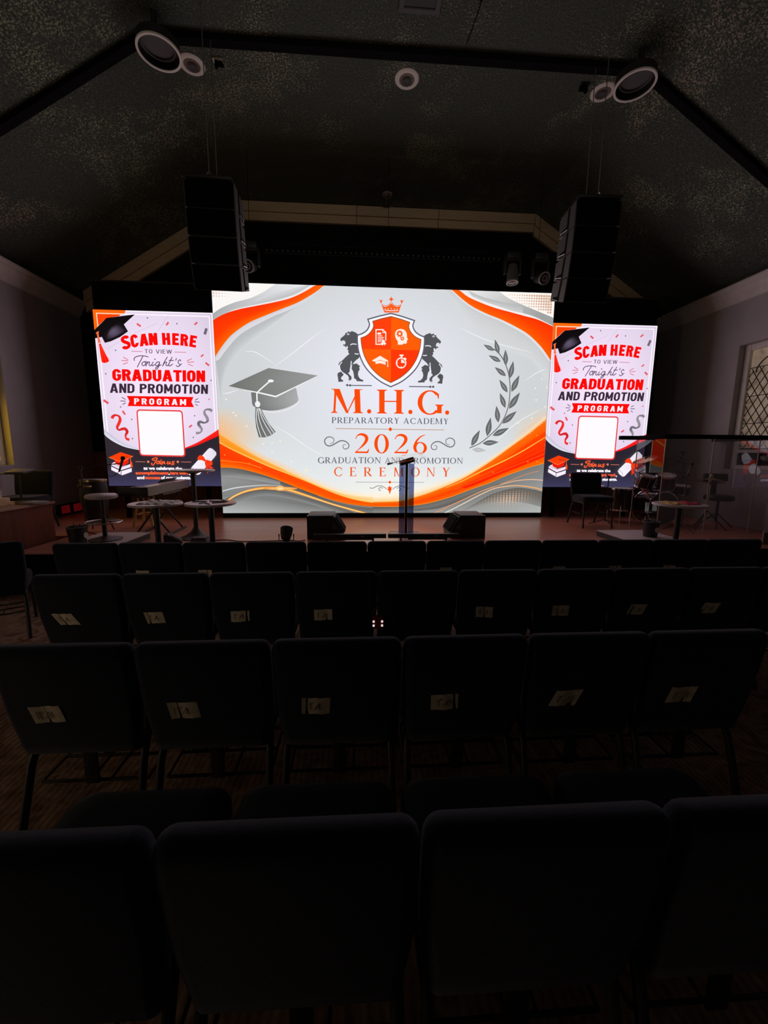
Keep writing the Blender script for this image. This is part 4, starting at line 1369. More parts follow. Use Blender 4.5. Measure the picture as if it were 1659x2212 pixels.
    for q in ([(706.1, 204.7), (727.1, 204.2)], [(706.1, 211.5), (734.7, 210.8)], [(706.1, 217.9), (729.3, 217.3)], [(706.2, 223.8), (723.0, 223.4)], [(706.2, 229.8), (718.8, 229.5)]):
        P.stroke(q, 3, WC)
    P.fill([(723.1, 232.2), (715.5, 241.2), (723.1, 240.3), (728.2, 245.0), (732.4, 238.0), (737.9, 243.9), (740.8, 237.8), (745.1, 237.7), (737.8, 228.7)], WC)
    P.fill(ellipse([(731.0, 227.6)][0], 7.5, 7.5, 14), WC)
    # head with cog wheels
    P.fill(spline([(795.0, 239.4), (794.9, 226.5), (785.3, 210.7), (782.6, 192.8), (790.9, 178.7), (808.9, 173.4), (825.9, 179.4), (834.2, 193.5), (835.3, 207.5), (839.7, 216.6), (835.5, 220.7), (834.8, 231.6), (826.4, 234.6), (819.6, 234.0), (816.2, 238.9)], 3), WC)
    for c, r in (([(802.9, 193.5)][0], 13.5), ([(815.0, 213.2)][0], 8.5)):
        P.fill([(c[0] + r * (1.12 if (k // 2) % 2 else 0.82) * math.cos(R(360 * k / 32)), c[1] + r * (1.12 if (k // 2) % 2 else 0.82) * math.sin(R(360 * k / 32))) for k in range(32)], (255, 84, 6))
        P.fill(ellipse(c, r * 0.4, r * 0.4, 12), WC)
    # small mortarboard
    P.fill([(681.2, 308.9), (717.5, 287.9), (754.2, 308.2), (740.6, 312.5), (717.6, 305.7), (695.6, 314.3)], WC)
    P.fill(spline([(698.2, 314.2), (717.6, 308.9), (741.5, 314.5)], 6) + list(reversed(spline([(698.2, 324.0), (717.7, 319.5), (741.6, 325.5)], 6))), WC)
    P.stroke([(750.8, 308.2), (751.8, 326.5)], 3, WC)
    P.fill([(751.8, 324.5), (755.3, 333.4), (748.0, 333.5)], WC)
    # stop watch
    c = [(811.0, 316.3)][0]
    P.stroke(ellipse(c, 21, 21, 30), 5, WC, closed=True)
    P.fill([c] + ellipse(c, 15, 15, 8, -90, 0), WC)
    P.fill([(803.2, 281.1), (821.1, 280.8), (821.2, 286.4), (816.1, 286.9), (816.2, 292.6), (808.5, 292.8), (808.4, 287.1), (803.3, 286.8)], WC)
    P.fill([(826.4, 292.4), (830.7, 295.1), (835.1, 299.1), (830.0, 304.9), (823.9, 298.5)], WC)
    for a in (0, 90, 180):
        P.stroke([(c[0] + 14 * math.cos(R(a)), c[1] + 14 * math.sin(R(a))), (c[0] + 19 * math.cos(R(a)), c[1] + 19 * math.sin(R(a)))], 2.5, WC)

    # lettering
    TX, GR = (248, 74, 4), (88, 92, 103)
    for ch, q in (('M', [(497.5, 536.5), (641.9, 536.2), (498.7, 432.4)]), ('H', [(704.1, 536.2), (826.8, 535.9), (703.5, 432.3)]), ('G', [(886.6, 537.2), (998.2, 536.6), (884.5, 433.5)])):
        set_text(P, ch, serif, *q, TX, T=0.17)
    for p in [(669.8, 527.6), (855.9, 527.6), (1023.9, 527.9)]:
        P.fill(ellipse(p, 9.6, 9.6, 22), TX)
    set_text(P, 'PREPARATORY', serif, *[(501.8, 581.3), (807.3, 579.8), (502.1, 555.4)], GR, gap=0.1, T=0.145, th=0.062)
    set_text(P, 'ACADEMY', serif, *[(824.4, 580.4), (1032.8, 579.7), (824.0, 554.6)], GR, gap=0.1, T=0.145, th=0.062)
    P.stroke([(519.2, 605.0), (764.9, 605.3), (1011.7, 605.1)], 3, (186, 150, 116))
    p = [(765.8, 605.2)][0]
    P.fill([(p[0] - 9.5, p[1]), (p[0], p[1] - 10), (p[0] + 9.5, p[1]), (p[0], p[1] + 10)], TX)
    for ch, q in (('2', [(604.3, 712.8), (670.7, 713.2), (604.5, 626.3)]), ('0', [(691.4, 713.0), (761.9, 713.8), (691.1, 627.6)]), ('2', [(784.1, 712.3), (850.0, 713.1), (783.1, 627.1)]), ('6', [(870.5, 712.5), (935.9, 713.4), (869.0, 627.9)])):
        set_text(P, ch, serif, *q, TX, T=0.155)
    sw = [[(492.8, 671.3), (504.8, 669.4), (511.1, 659.7), (508.5, 648.3), (493.1, 641.9), (478.5, 646.0), (469.9, 658.3), (472.8, 673.2), (486.0, 681.9), (503.8, 678.7), (521.6, 668.4), (539.5, 659.4), (557.2, 659.3), (572.8, 668.4), (578.5, 681.1), (572.2, 692.6), (557.9, 694.5), (551.3, 684.9), (556.2, 676.0), (565.1, 676.8)]]
    sw.append(mir(sw[0]))
    for q in sw:
        sp = spline(q, 6)
        P.stroke(sp, [2.2 + 3.2 * math.sin(math.pi * i / (len(sp) - 1)) for i in range(len(sp))], (112, 118, 126))
    set_text(P, 'GRADUATION', serif, *[(437.3, 760.2), (724.2, 758.4), (437.8, 733.1)], GR, gap=0.09, T=0.145, th=0.062)
    set_text(P, 'AND', serif, *[(741.5, 758.8), (831.6, 758.7), (741.2, 732.3)], GR, gap=0.09, T=0.145, th=0.062)
    set_text(P, 'PROMOTION', serif, *[(850.8, 759.0), (1105.3, 757.9), (850.3, 732.4)], GR, gap=0.09, T=0.145, th=0.062)
    for ch, a, b in zip('CEREMONY', [(509.8, 818.5), (580.9, 818.2), (645.1, 818.4), (716.0, 818.1), (782.1, 818.3), (862.8, 817.9), (934.7, 818.1), (1006.5, 817.8)], [(548.0, 818.3), (611.2, 818.1), (682.8, 818.2), (746.5, 817.9), (829.8, 818.1), (904.7, 817.7), (976.4, 817.9), (1046.9, 817.6)]):
        set_text(P, ch, serif, a, b, (a[0], a[1] - 41), (238, 88, 26), T=0.145, th=0.06)
    P.stroke([(607.9, 844.8), (765.9, 844.7), (925.2, 845.1)], 2.2, (150, 152, 160))
    p = [(765.9, 844.7)][0]
    P.fill([(p[0] - 7.5, p[1]), (p[0], p[1] - 7.5), (p[0] + 7.5, p[1]), (p[0], p[1] + 7.5)], TX)
    P.fill([(765.6, 859.8), (769.8, 869.0), (778.1, 867.1), (771.7, 874.5), (778.2, 880.9), (770.9, 881.8), (769.2, 891.0), (766.0, 901.1), (762.7, 891.0), (759.9, 881.8), (752.5, 880.0), (759.8, 873.6), (752.4, 867.2), (761.1, 868.1)], TX)
    c0 = [(765.6, 859.8)][0][0]
    fl = [[(672.9, 870.6), (687.5, 872.8), (705.7, 863.6), (724.0, 861.8), (740.0, 868.1), (751.6, 877.3)], [(725.1, 884.7), (716.3, 881.0), (715.8, 872.8), (725.0, 870.0), (733.2, 873.6)]]
    for q in fl + [[(2 * c0 - a, b) for a, b in q] for q in fl]:
        P.stroke(spline(q), 3, (120, 124, 130))
    return P


# ---- the tall poster on both side screens (1000 x 1508 units)
PW, PH = 1000.0, 1508.0


def poster_picture():
    P = Picture(PW, PH)

    def bg(u, v):
        d = math.hypot((u - 480) / 620, (v - 620) / 800)
        return lerp((247, 228, 252), (222, 208, 230), d ** 1.6)
    nx, ny = 16, 24
    pts = [(PW * i / nx, PH * j / ny) for j in range(ny + 1) for i in range(nx + 1)]
    P._add(pts, [(j * (nx + 1) + i, j * (nx + 1) + i + 1, (j + 1) * (nx + 1) + i + 1, (j + 1) * (nx + 1) + i) for j in range(ny) for i in range(nx)], [bg(*p) for p in pts])
    RD, DK, GY = (252, 4, 2), (56, 40, 56), (96, 80, 104)
    for q in ([(638, 12), (530, 157)], [(528, 96), (332, 183)], [(200, 255), (90, 320)]):
        P.stroke(q, 5, (216, 200, 222))
    # halftones
    g = [(976, 15), (961, 15)]
    st = abs(g[0][0] - g[1][0]) * 1.0
    P.dots([(g[0][0] - st * i, g[0][1] + st * j, 5.4 - 0.33 * i - 0.22 * j) for i in range(16) for j in range(16)], (205, 190, 214))
    g = [(13, 1122), (28, 1122)]
    P.dots([(g[0][0] - 10 + st * i, g[0][1] - 10 - st * j, 4.2 - 0.17 * i - 0.12 * j) for i in range(16) for j in range(20)], (206, 190, 216))
    # frame lines
    b = 30
    P.stroke([(b, 1270), (b, b), (PW - b, b), (PW - b, 1250), (PW - 180, 1360)], 8, (255, 250, 255))
    for q in ([(4, 1270), (4, 4), (PW - 4, 4), (PW - 4, 1250)],):
        P.stroke(q, 8, (255, 248, 255))
    # orange corner
    P.fill([(0, 0)] + [(258, -1), (245, 17), (230, 30), (214, 49), (109, 66), (-1, 162)], lambda p: (255, 66, 0))
    P.fill([(0, 0), (272, 0), (262, 26), (26, 26), (26, 190), (0, 180)], (255, 104, 10))
    P.stroke([(32, 180), (30, 30), (256, 30)], 8, (255, 224, 190))
    # dark base with swooshes
    P.fill(spline([(-1, 997), (72, 1062), (154, 1119), (294, 1180)]) + [(304, 1239), (286, 1466), (-74, 1467)], (218, 216, 236))
    P.band(spline([(-1, 1001), (72, 1064), (154, 1121), (308, 1183)]), spline([(-6, 1052), (68, 1110), (172, 1159), (308, 1190)]), (196, 192, 214), (232, 230, 244))
    P.fill([(0, PH)] + spline([(-6, 1048), (68, 1108), (172, 1159), (308, 1188)]) + spline([(691, 1170), (796, 1139), (911, 1088), (1006, 1047)]) + [(PW, PH)], (40, 35, 47))
    P.band([(0, 1345), (PW, 1345)], [(0, PH), (PW, PH)], (40, 35, 47), (60, 58, 92))
    P.band(spline([(692, 1161), (798, 1115), (913, 1048), (1009, 986)]), spline([(691, 1171), (796, 1140), (910, 1090), (1006, 1048)]), (250, 40, 34), (240, 8, 12))
    # mortarboard
    P.fill([(-4, 167), (110, 66), (347, 31), (249, 115), (224, 160), (57, 222), (-2, 235)], (10, 7, 11))
    P.fill([(57, 222), (78, 270), (129, 256), (205, 221), (279, 171), (249, 115), (230, 101), (206, 103), (152, 124), (103, 163)], lambda p: (16, 12, 18))
    P.band(spline([(89, 214), (126, 156), (170, 121), (215, 104)]), spline([(92, 249), (155, 227), (215, 197), (271, 163)]), (12, 9, 13), lambda t: (24, 18, 28), mid=[(0.35, lambda t: lerp((20, 16, 22), (98, 86, 108), math.sin(math.pi * min(1, t * 1.05)))), (0.8, lambda t: lerp((20, 16, 22), (84, 72, 96), math.sin(math.pi * t)))])
    P.stroke([(24, 190), (27, 216), (30, 244), (34, 271)], [16, 14, 16, 24], (255, 108, 62))
    P.fill([(11, 193), (20, 182), (39, 175), (32, 193), (23, 203)], (255, 112, 60))
    P.fill([(28, 282), (36, 273), (44, 281), (62, 327), (81, 373), (100, 422), (78, 434), (57, 437), (37, 432), (32, 365), (29, 307)], (252, 14, 4))
    for q in ([(36, 290), (46, 365), (46, 434)], [(39, 290), (61, 364), (75, 431)], [(44, 293), (75, 370), (106, 414)]):
        P.stroke(q, [2, 3, 4], (255, 80, 40))
    # confetti
    for p, s, a, c in zip([(374, 117), (614, 100), (855, 92), (934, 155), (893, 358), (933, 429), (43, 765), (187, 858), (755, 968)], (19, 17, 17, 27, 15, 19, 24, 19, 17), (35, -50, -40, -70, -40, 40, 35, 60, -35), [(226, 92, 96)] * 3 + [(112, 100, 116)] + [(228, 86, 92)] * 5):
        e = (math.cos(R(a)), math.sin(R(a)))
        P.fill([(p[0] + e[0] * s * i - e[1] * s * 0.42 * j, p[1] + e[1] * s * i + e[0] * s * 0.42 * j) for i, j in ((-1, -1), (1, -1), (1, 1), (-1, 1))], c)
    P.dots([(p[0], p[1], 6.2) for p in [(451, 58), (695, 98), (164, 330), (63, 528), (959, 567), (797, 876), (250, 915), (774, 1067), (242, 1083), (164, 808)]], (104, 92, 112))
    P.dots([(p[0], p[1], 6.5) for p in [(931, 731)]], (214, 96, 104))
    # lettering
    for ch, q in zip('SCAN HERE'.replace(' ', ''), ([(224, 327), (295, 306), (214, 220)], [(300, 309), (366, 293), (291, 205)], [(370, 295), (446, 283), (369, 195)], [(450, 283), (523, 278), (449, 183)], [(562, 276), (630, 276), (562, 177)], [(644, 275), (701, 278), (650, 176)], [(712, 278), (777, 284), (722, 180)], [(787, 285), (844, 294), (804, 188)])):
        set_text(P, ch, sans, *q, RD, t=0.25)
    set_text(P, 'TO VIEW', sans, *[(407, 350), (638, 349), (408, 316)], GY, gap=0.17, t=0.14)
    for q in ([(296, 336), (390, 336)], [(658, 334), (759, 335)]):
        P.stroke(q, 5, (206, 112, 132))
    SC_ = (84, 66, 96)
    P.layer()
    for q in ([(316, 412), (313, 399), (331, 381), (370, 372), (407, 373), (434, 380)], [(390, 375), (369, 410), (349, 443), (336, 467)],
              [(401, 420), (386, 425), (376, 442), (384, 454), (398, 450), (409, 433), (401, 420), (420, 421)], [(423, 421), (416, 439), (410, 455), (414, 442), (432, 424), (443, 423), (436, 445), (445, 454), (457, 446)],
              [(473, 422), (461, 443), (466, 454), (484, 443)], [(528, 421), (507, 421), (492, 440), (496, 453), (513, 447), (527, 425), (518, 455), (504, 477), (492, 481), (491, 470), (510, 458), (539, 444)],
              [(596, 377), (570, 416), (551, 452), (556, 444), (574, 422), (587, 423), (579, 444), (589, 451), (607, 437)], [(636, 378), (610, 426), (602, 447), (614, 451), (636, 436)],
              [(609, 406), (647, 405)], [(672, 387), (666, 403)], [(667, 446), (677, 455), (692, 451), (697, 438), (685, 423), (689, 407), (703, 398), (708, 408)], [(694, 449), (713, 432)]):
        P.pen(q, 7.0, SC_, new=False)
    P.dots([(p[0], p[1], 6) for p in [(490, 398)]], SC_)
    for q in ([(223, 386), (265, 408)], [(207, 415), (263, 416)], [(216, 446), (259, 431)], [(761, 407), (804, 387)], [(762, 419), (823, 414)], [(769, 434), (810, 447)]):
        P.stroke(q, 6, (214, 104, 122))
    set_text(P, 'GRADUATION', sans, *[(117, 586), (908, 583), (122, 488)], RD, gap=0.055, t=0.24)
    set_text(P, 'AND PROMOTION', sans, *[(86, 689), (925, 685), (93, 609)], DK, gap=0.09, t=0.205)
    P.fill([(227, 713), (799, 713), (778, 755), (799, 801), (227, 800), (246, 757)], RD)
    set_text(P, 'PROGRAM', sans, *[(284, 784), (730, 786), (288, 732)], (255, 240, 250), gap=0.30, t=0.21)
    for q in ([(183, 725), (215, 744)], [(169, 757), (213, 758)], [(184, 788), (214, 772)], [(811, 741), (839, 726)], [(807, 756), (851, 757)], [(811, 775), (834, 788)]):
        P.stroke(q, 6.5, (92, 78, 100))
    # curled ribbons
    rb = spline([(86, 910), (96, 890), (123, 880), (149, 893), (153, 922), (136, 959), (122, 987), (134, 1008), (164, 1000), (190, 999), (205, 1024), (189, 1055), (193, 1083), (218, 1094)])
    P.stroke(rb, [26 * (0.55 + 0.45 * abs(math.cos(i / len(rb) * 9))) for i in range(len(rb))], lambda p: lerp((240, 44, 40), (206, 30, 40), math.sin(p[1] / 26)))
    rb = spline([(954, 835), (934, 821), (897, 824), (887, 854), (907, 891), (910, 920), (882, 937), (843, 929), (830, 952), (855, 995), (839, 1023), (802, 1029)])
    P.stroke(rb, [26 * (0.5 + 0.5 * abs(math.cos(i / len(rb) * 9))) for i in range(len(rb))], lambda p: lerp((146, 142, 150), (108, 103, 113), math.sin(p[1] / 24)))
    # code card, left blank
    def rr(q, r):
        out = []
        for i in range(4):
            p, a, b_ = q[i], q[i - 1], q[(i + 1) % 4]
            la, lb = math.hypot(a[0] - p[0], a[1] - p[1]), math.hypot(b_[0] - p[0], b_[1] - p[1])
            s_ = (p[0] + (a[0] - p[0]) * r / la, p[1] + (a[1] - p[1]) * r / la)
            e_ = (p[0] + (b_[0] - p[0]) * r / lb, p[1] + (b_[1] - p[1]) * r / lb)
            for k in range(7):
                t = k / 6
                out.append(tuple((1 - t) ** 2 * s_[j] + 2 * t * (1 - t) * p[j] + t * t * e_[j] for j in (0, 1)))
        return out
    P.fill(rr([(299, 827), (698, 830), (698, 1243), (295, 1236)], 34), (232, 58, 60))
    P.fill(rr([(310, 839), (687, 842), (686, 1230), (306, 1224)], 24), (255, 250, 254))
    # cap on two books
    P.fill([(45, 1306), (77, 1290), (128, 1333), (212, 1307), (212, 1336), (127, 1368), (43, 1326)], (246, 230, 248))
    P.fill([(41, 1332), (124, 1374), (217, 1345), (215, 1379), (132, 1410), (122, 1407), (39, 1364)], (250, 236, 250))
    P.stroke([(43, 1326), (125, 1368), (213, 1339)], 6, (44, 36, 50))
    P.stroke([(124, 1374), (119, 1403)], 5, (44, 36, 50))
    P.stroke([(45, 1306), (129, 1338), (212, 1307)], 3, (60, 50, 66))
    P.fill([(76, 1270), (79, 1305), (103, 1320), (151, 1323), (195, 1299), (199, 1260)], (236, 28, 10))
    P.fill([(29, 1251), (133, 1204), (239, 1239), (131, 1293)], (255, 60, 4))
    P.stroke([(29, 1251), (131, 1293), (239, 1239)], 4, (255, 140, 80))
    P.stroke([(133, 1240), (190, 1248), (214, 1253)], 4, (90, 16, 8))
    P.stroke([(214, 1253), (214, 1293)], 6, (255, 96, 40))
    P.fill([(210, 1289), (224, 1289), (229, 1339), (209, 1333)], (255, 84, 40))
    # rolled certificate with bow
    P.fill([(903, 1169), (918, 1160), (941, 1168), (972, 1199), (972, 1221), (953, 1246), (812, 1400), (792, 1405), (754, 1377), (737, 1350), (750, 1330)], lambda p: lerp((250, 244, 254), (222, 214, 232), (p[0] - 850) / 140))
    P.stroke(spline([(739, 1350), (756, 1344), (787, 1373), (795, 1400)]), 5, (176, 166, 190))
    P.stroke(spline([(904, 1169), (930, 1178), (955, 1211), (953, 1244)]), 4, (226, 216, 234))
    P.fill([(801, 1257), (814, 1234), (830, 1224), (856, 1235), (878, 1272), (883, 1265), (931, 1280), (934, 1310), (904, 1323), (874, 1303), (868, 1283), (839, 1270), (812, 1271)], (252, 62, 14))
    P.fill([(864, 1285), (884, 1303), (902, 1359), (916, 1377), (896, 1371), (882, 1393), (876, 1349)], (244, 50, 14))
    P.fill([(883, 1292), (909, 1315), (942, 1345), (918, 1348), (915, 1359), (895, 1329)], (240, 56, 22))
    P.stroke([(848, 1242), (872, 1282), (911, 1295)], 3, (206, 30, 6))
    # lower lettering
    OR = (255, 96, 48)
    P.layer()
    for q in ([(427, 1273), (409, 1273), (407, 1263), (423, 1255), (449, 1254), (436, 1278), (418, 1308), (406, 1318), (395, 1310), (400, 1299)], [(460, 1282), (446, 1286), (443, 1303), (455, 1305), (465, 1291), (459, 1282), (473, 1284)], [(477, 1284), (469, 1299), (475, 1306), (487, 1296)], [(494, 1284), (486, 1310), (499, 1290), (511, 1287), (506, 1303), (516, 1303)],
              [(541, 1284), (533, 1301), (542, 1307), (559, 1288), (554, 1304), (564, 1304)], [(597, 1285), (583, 1285), (579, 1296), (592, 1302), (585, 1312), (570, 1309)]):
        P.pen(q, 9, OR, new=False)
    P.dots([(p[0], p[1], 6) for p in [(482, 1272)]], OR)
    for p in [(368, 1288), (628, 1287)]:
        P.fill([(p[0] + (15 if k % 2 == 0 else 6.5) * math.sin(R(36 * k)), p[1] - (15 if k % 2 == 0 else 6.5) * math.cos(R(36 * k))) for k in range(10)], (255, 140, 110))
    for q in ([(258, 1287), (342, 1289)], [(658, 1288), (746, 1289)]):
        P.stroke(q, 4.5, (220, 128, 104))
    WH = (255, 246, 255)
    for tx, q, c in (('as we celebrate the', [(325, 1358), (660, 1360)], WH), ('accomplishments', [(252, 1401), (538, 1401)], OR), (',', [(541, 1401), (548, 1401)], WH), ('hard work', [(556, 1401), (719, 1401)], OR), (',', [(723, 1401), (731, 1401)], WH),
                     ('and', [(261, 1444), (323, 1443)], WH), ('success', [(334, 1443), (462, 1444)], OR), ('of our students.', [(472, 1444), (734, 1443)], WH)):
        set_builtin(P, tx, q[0], q[1], 38, c, 2.2)
    P.stroke([(372, 1490), (608, 1493)], 5, (236, 130, 100))
    return P


SY = 7.10                       # plane of the screens


def led_screen(name, label, x0, ztop, w, h, me, legs):
    t = thing(name, label, 'screen', (x0, SY, STAGE_Z))
    z = ztop - STAGE_Z
    d = bpy.data.objects.new('display', me)
    COL.objects.link(d)
    d.parent = t
    d.location = (0, 0, z)
    s = Shape()
    s.box((w / 2, 0.065, z - h / 2), (w, 0.12, h), 0.004)
    s.build('cabinet', 'black', t)
    if legs:
        for lx in (0.25, w - 0.25):
            Shape().box((lx, 0.075, (z - h) / 2), (0.06, 0.08, z - h - 0.004), 0.006).build('leg', 'black', t)
    else:
        Shape().box((w / 2, 0.06, (z - h) / 2), (w, 0.14, z - h - 0.006), 0.004).build('plinth', 'black', t)
    return t


main_me = main_picture().mesh('display_wide', 5.740)
post_me = poster_picture().mesh('display_tall', 1.884)
led_screen('led_screen', 'wide LED screen with orange ribbons, crest and ceremony title in the middle of the stage', -2.385, 2.707 + EYE, 5.740, 3.792, main_me, False)
led_screen('led_screen', 'tall LED poster screen left of the wide screen, pink white with red lettering', -4.272, 2.231 + EYE, 1.884, 2.842, post_me, True)
led_screen('led_screen', 'tall LED poster screen right of the wide screen, partly behind the drum shield', 3.361, 2.231 + EYE, 1.884, 2.842, post_me, True)

# black board that closes the frame above each poster
for x0, x1, lab in ((-4.27, -2.40, 'matt black masking board above the left poster screen'), (3.37, 5.245, 'matt black masking board above the right poster screen')):
    t = thing('masking_board', lab, 'board', ((x0 + x1) / 2, SY + 0.065, 2.236 + EYE), group='masking boards over the posters')
    Shape().box((0, 0, 0.225), (x1 - x0, 0.09, 0.45), 0.004).build('panel', 'black', t)
    Shape().box((0, -0.05, 0.44), (x1 - x0, 0.02, 0.02), 0.003).build('edge_strip', 'soft_black', t)

# ------------------------------------------------------------------ chairs
def backrest_shape():
    lv = [(0.375, 0.43, 0.040, 0.114), (0.385, 0.455, 0.065, 0.113), (0.43, 0.468, 0.075, 0.108), (0.48, 0.478, 0.078, 0.102), (0.53, 0.492, 0.080, 0.096), (0.58, 0.500, 0.081, 0.089), (0.635, 0.503, 0.082, 0.081),
          (0.69, 0.504, 0.084, 0.073), (0.75, 0.504, 0.084, 0.065), (0.805, 0.504, 0.083, 0.057), (0.826, 0.502, 0.080, 0.054), (0.840, 0.496, 0.072, 0.052), (0.850, 0.484, 0.058, 0.050), (0.857, 0.464, 0.036, 0.049), (0.860, 0.436, 0.014, 0.048)]
    s = Shape()
    s.loft([rrect(w, d, 0.036, y, z, 6) for z, w, d, y in lv])
    return s


def seat_shape():
    lv = [(0.400, 0.42, 0.40), (0.408, 0.47, 0.44), (0.44, 0.484, 0.452), (0.475, 0.484, 0.452), (0.495, 0.470, 0.435), (0.506, 0.43, 0.39), (0.510, 0.36, 0.32)]
    s = Shape()
    s.loft([rrect(w, d, 0.06, 0.335, z, 6) for z, w, d in lv])
    return s


def make_chair(label, group):
    t = thing('church_chair', label, 'chair', (0, 0, 0), 0, group)
    backrest_shape().build('backrest', 'navy', t, angle=60)
    seat_shape().build('seat', 'navy', t, angle=60)
    for sx in (-1, 1):
        s = Shape()
        s.tube([(sx * 0.215, 0.160, 0.40), (sx * 0.220, 0.11, 0.32), (sx * 0.226, 0.012, 0.012), (sx * 0.226, 0.008, 0.0)], 0.0155, 10)
        s.build('leg', 'frame', t)
        s = Shape()
        s.tube([(sx * 0.215, 0.50, 0.405), (sx * 0.222, 0.535, 0.20), (sx * 0.226, 0.555, 0.0)], 0.0135, 10)
        s.build('leg', 'frame', t)
    s = Shape()
    for sx in (-1, 1):
        s.tube([(sx * 0.215, 0.15, 0.393), (sx * 0.215, 0.51, 0.393)], 0.011, 8)
    s.tube([(-0.215, 0.16, 0.393), (0.215, 0.16, 0.393)], 0.011, 8)
    s.build('seat_frame', 'frame', t)
    s = Shape()
    for y in (0.14, 0.28, 0.42):
        s.tube([(-0.215, y, 0.21), (0.215, y, 0.21)], 0.007, 6)
    for x in (-0.215, -0.02, 0.06, 0.215):
        s.tube([(x, 0.14, 0.21), (x, 0.42, 0.21)], 0.006, 6)
    s.box((0.0, 0.125, 0.30), (0.055, 0.012, 0.18), 0.003)
    s.build('book_rack', 'frame', t)
    return t


def paper_label(parent, x, tilt, shear, seed, w=0.112):
    """paper label pinned to the back of a chair"""
    rnd = random.Random(seed)
    h = 0.076
    s = Shape()
    def q(u, v, d=0.0):
        zz = 0.578 + v
        y = 0.0915 - 0.041 - (zz - 0.578) * 0.155 - 0.0035 - d
        return (x + u * math.cos(tilt) + v * shear, y, zz + u * math.sin(tilt))
    n = 6
    vs, fs = [], []
    for j in range(2):
        for i in range(n + 1):
            u = -w / 2 + w * i / n
            vs.append(q(u, -h / 2 + h * j + rnd.uniform(-0.002, 0.002), 0.002 * math.sin(i * 1.3 + seed)))
    for i in range(n):
        fs.append((i, i + 1, n + 2 + i, n + 1 + i))
    k = len(vs)
    vs += [(a, b + 0.0012, c) for a, b, c in vs]
    fs += [tuple(reversed([i + k for i in f])) for f in fs[:n]]
    s.add(vs, fs)
    # pen marks
    for (a, b, c, d) in ((-0.3, 0.22, -0.3, -0.25), (-0.3, 0.1, -0.15, 0.25), (-0.05, -0.2, 0.1, 0.2), (0.1, 0.2, 0.12, -0.22)):
        p0, p1 = q(a * w, b * h, 0.0028), q(c * w, d * h, 0.0028)
        s.tube([p0, p1], 0.0011, 4, mi=1)
    return s.build('paper_label', ['paper', 'ink'], parent, angle=80)


ORD = ['first', 'second', 'third', 'fourth', 'fifth', 'sixth', 'seventh', 'eighth', 'ninth', 'tenth', 'eleventh', 'twelfth']
ROWS = [('nearest row', 0.620, -0.899, 4, 0.874, set()),
        ('second row', 1.418, -1.360, 6, 0.860, {0, 1, 2, 3, 4, 5}),
        ('third row', 2.335, -1.925, 10, 0.850, {0, 1, 2, 3, 5, 6, 7, 8}),
        ('row nearest the stage', 3.262, -2.480, 12, 0.829, {1, 2, 6, 8, 9, 10})]
proto = make_chair('', 'navy chairs in rows facing the stage')
first = True
rnd = random.Random(4)
SHEAR = {(1, 0): -0.18, (1, 1): -0.12, (1, 4): 0.35, (1, 5): 0.22, (2, 0): -0.55, (2, 1): -0.2, (2, 7): 0.3, (2, 8): 0.35}
for ri, (rname, y, x0, n, h, labels) in enumerate(ROWS):
    for k in range(n):
        if labels:
            st = ' with paper label' if k in labels else ' without label'
        else:
            st = ''
        lab = 'navy padded chair%s, %s from left in the %s' % (st, ORD[k], rname)
        loc = (x0 + 0.255 + 0.51 * k, y, 0)
        if first:
            c = proto
            c.location = loc
            c['label'] = lab
        else:
            c = copy_thing(bare, loc, 0, lab, 'navy chairs in rows facing the stage')
        if first:
            bare = c
            first = False
        c.scale = (1, 1, h / 0.860)
        c.rotation_euler = (0, 0, rnd.uniform(-0.006, 0.006))
        if k in labels:
            paper_label(c, -0.083 + rnd.uniform(-0.006, 0.006), rnd.uniform(-0.05, 0.05), SHEAR.get((ri, k), rnd.uniform(-0.06, 0.06)), ri * 20 + k)
c = copy_thing(bare, (-2.96, 3.22, 0), R(33), 'navy padded chair standing alone left of the rows, in front of the red brown desk')
del c['group']
c.scale = (1, 1, 0.836 / 0.860)
# chair on the stage facing the rows, and one behind the desk
c = copy_thing(bare, (3.80, 6.52, STAGE_Z), R(176), 'navy padded chair on the stage facing the rows, in front of the right poster')
del c['group']
c.scale = (1, 1, 1)
c = copy_thing(bare, (-4.86, 6.35, STAGE_Z), R(186), 'navy padded chair behind the desk under the amber window')
del c['group']
c.scale = (1, 1, 1)

# small red tag hanging behind the third row
t = thing('hanging_tag', 'small dark red tag with four bright corner spots hanging behind the third row', 'tag', (0.115, 2.318, 0.50))
s = Shape()
s.tube([(0, 0.028, 0.352), (0.0, 0.004, 0.335), (-0.004, 0, 0.20), (-0.005, 0, 0.145)], 0.0018, 6)
s.tube([(-0.005, 0, 0.146), (-0.028, 0, 0.122), (-0.034, 0, 0.09), (0.034, 0, 0.09), (0.028, 0, 0.122), (-0.005, 0, 0.146)], 0.003, 6)
s.build('cord', 'frame', t)
Shape().box((0, 0, 0.046), (0.066, 0.012, 0.088), 0.005).build('card', 'red_card', t)
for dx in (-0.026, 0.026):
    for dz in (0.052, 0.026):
        Shape().box((dx, -0.0075, dz), (0.012, 0.004, 0.013), 0.001).build('corner_spot', 'reflector', t)

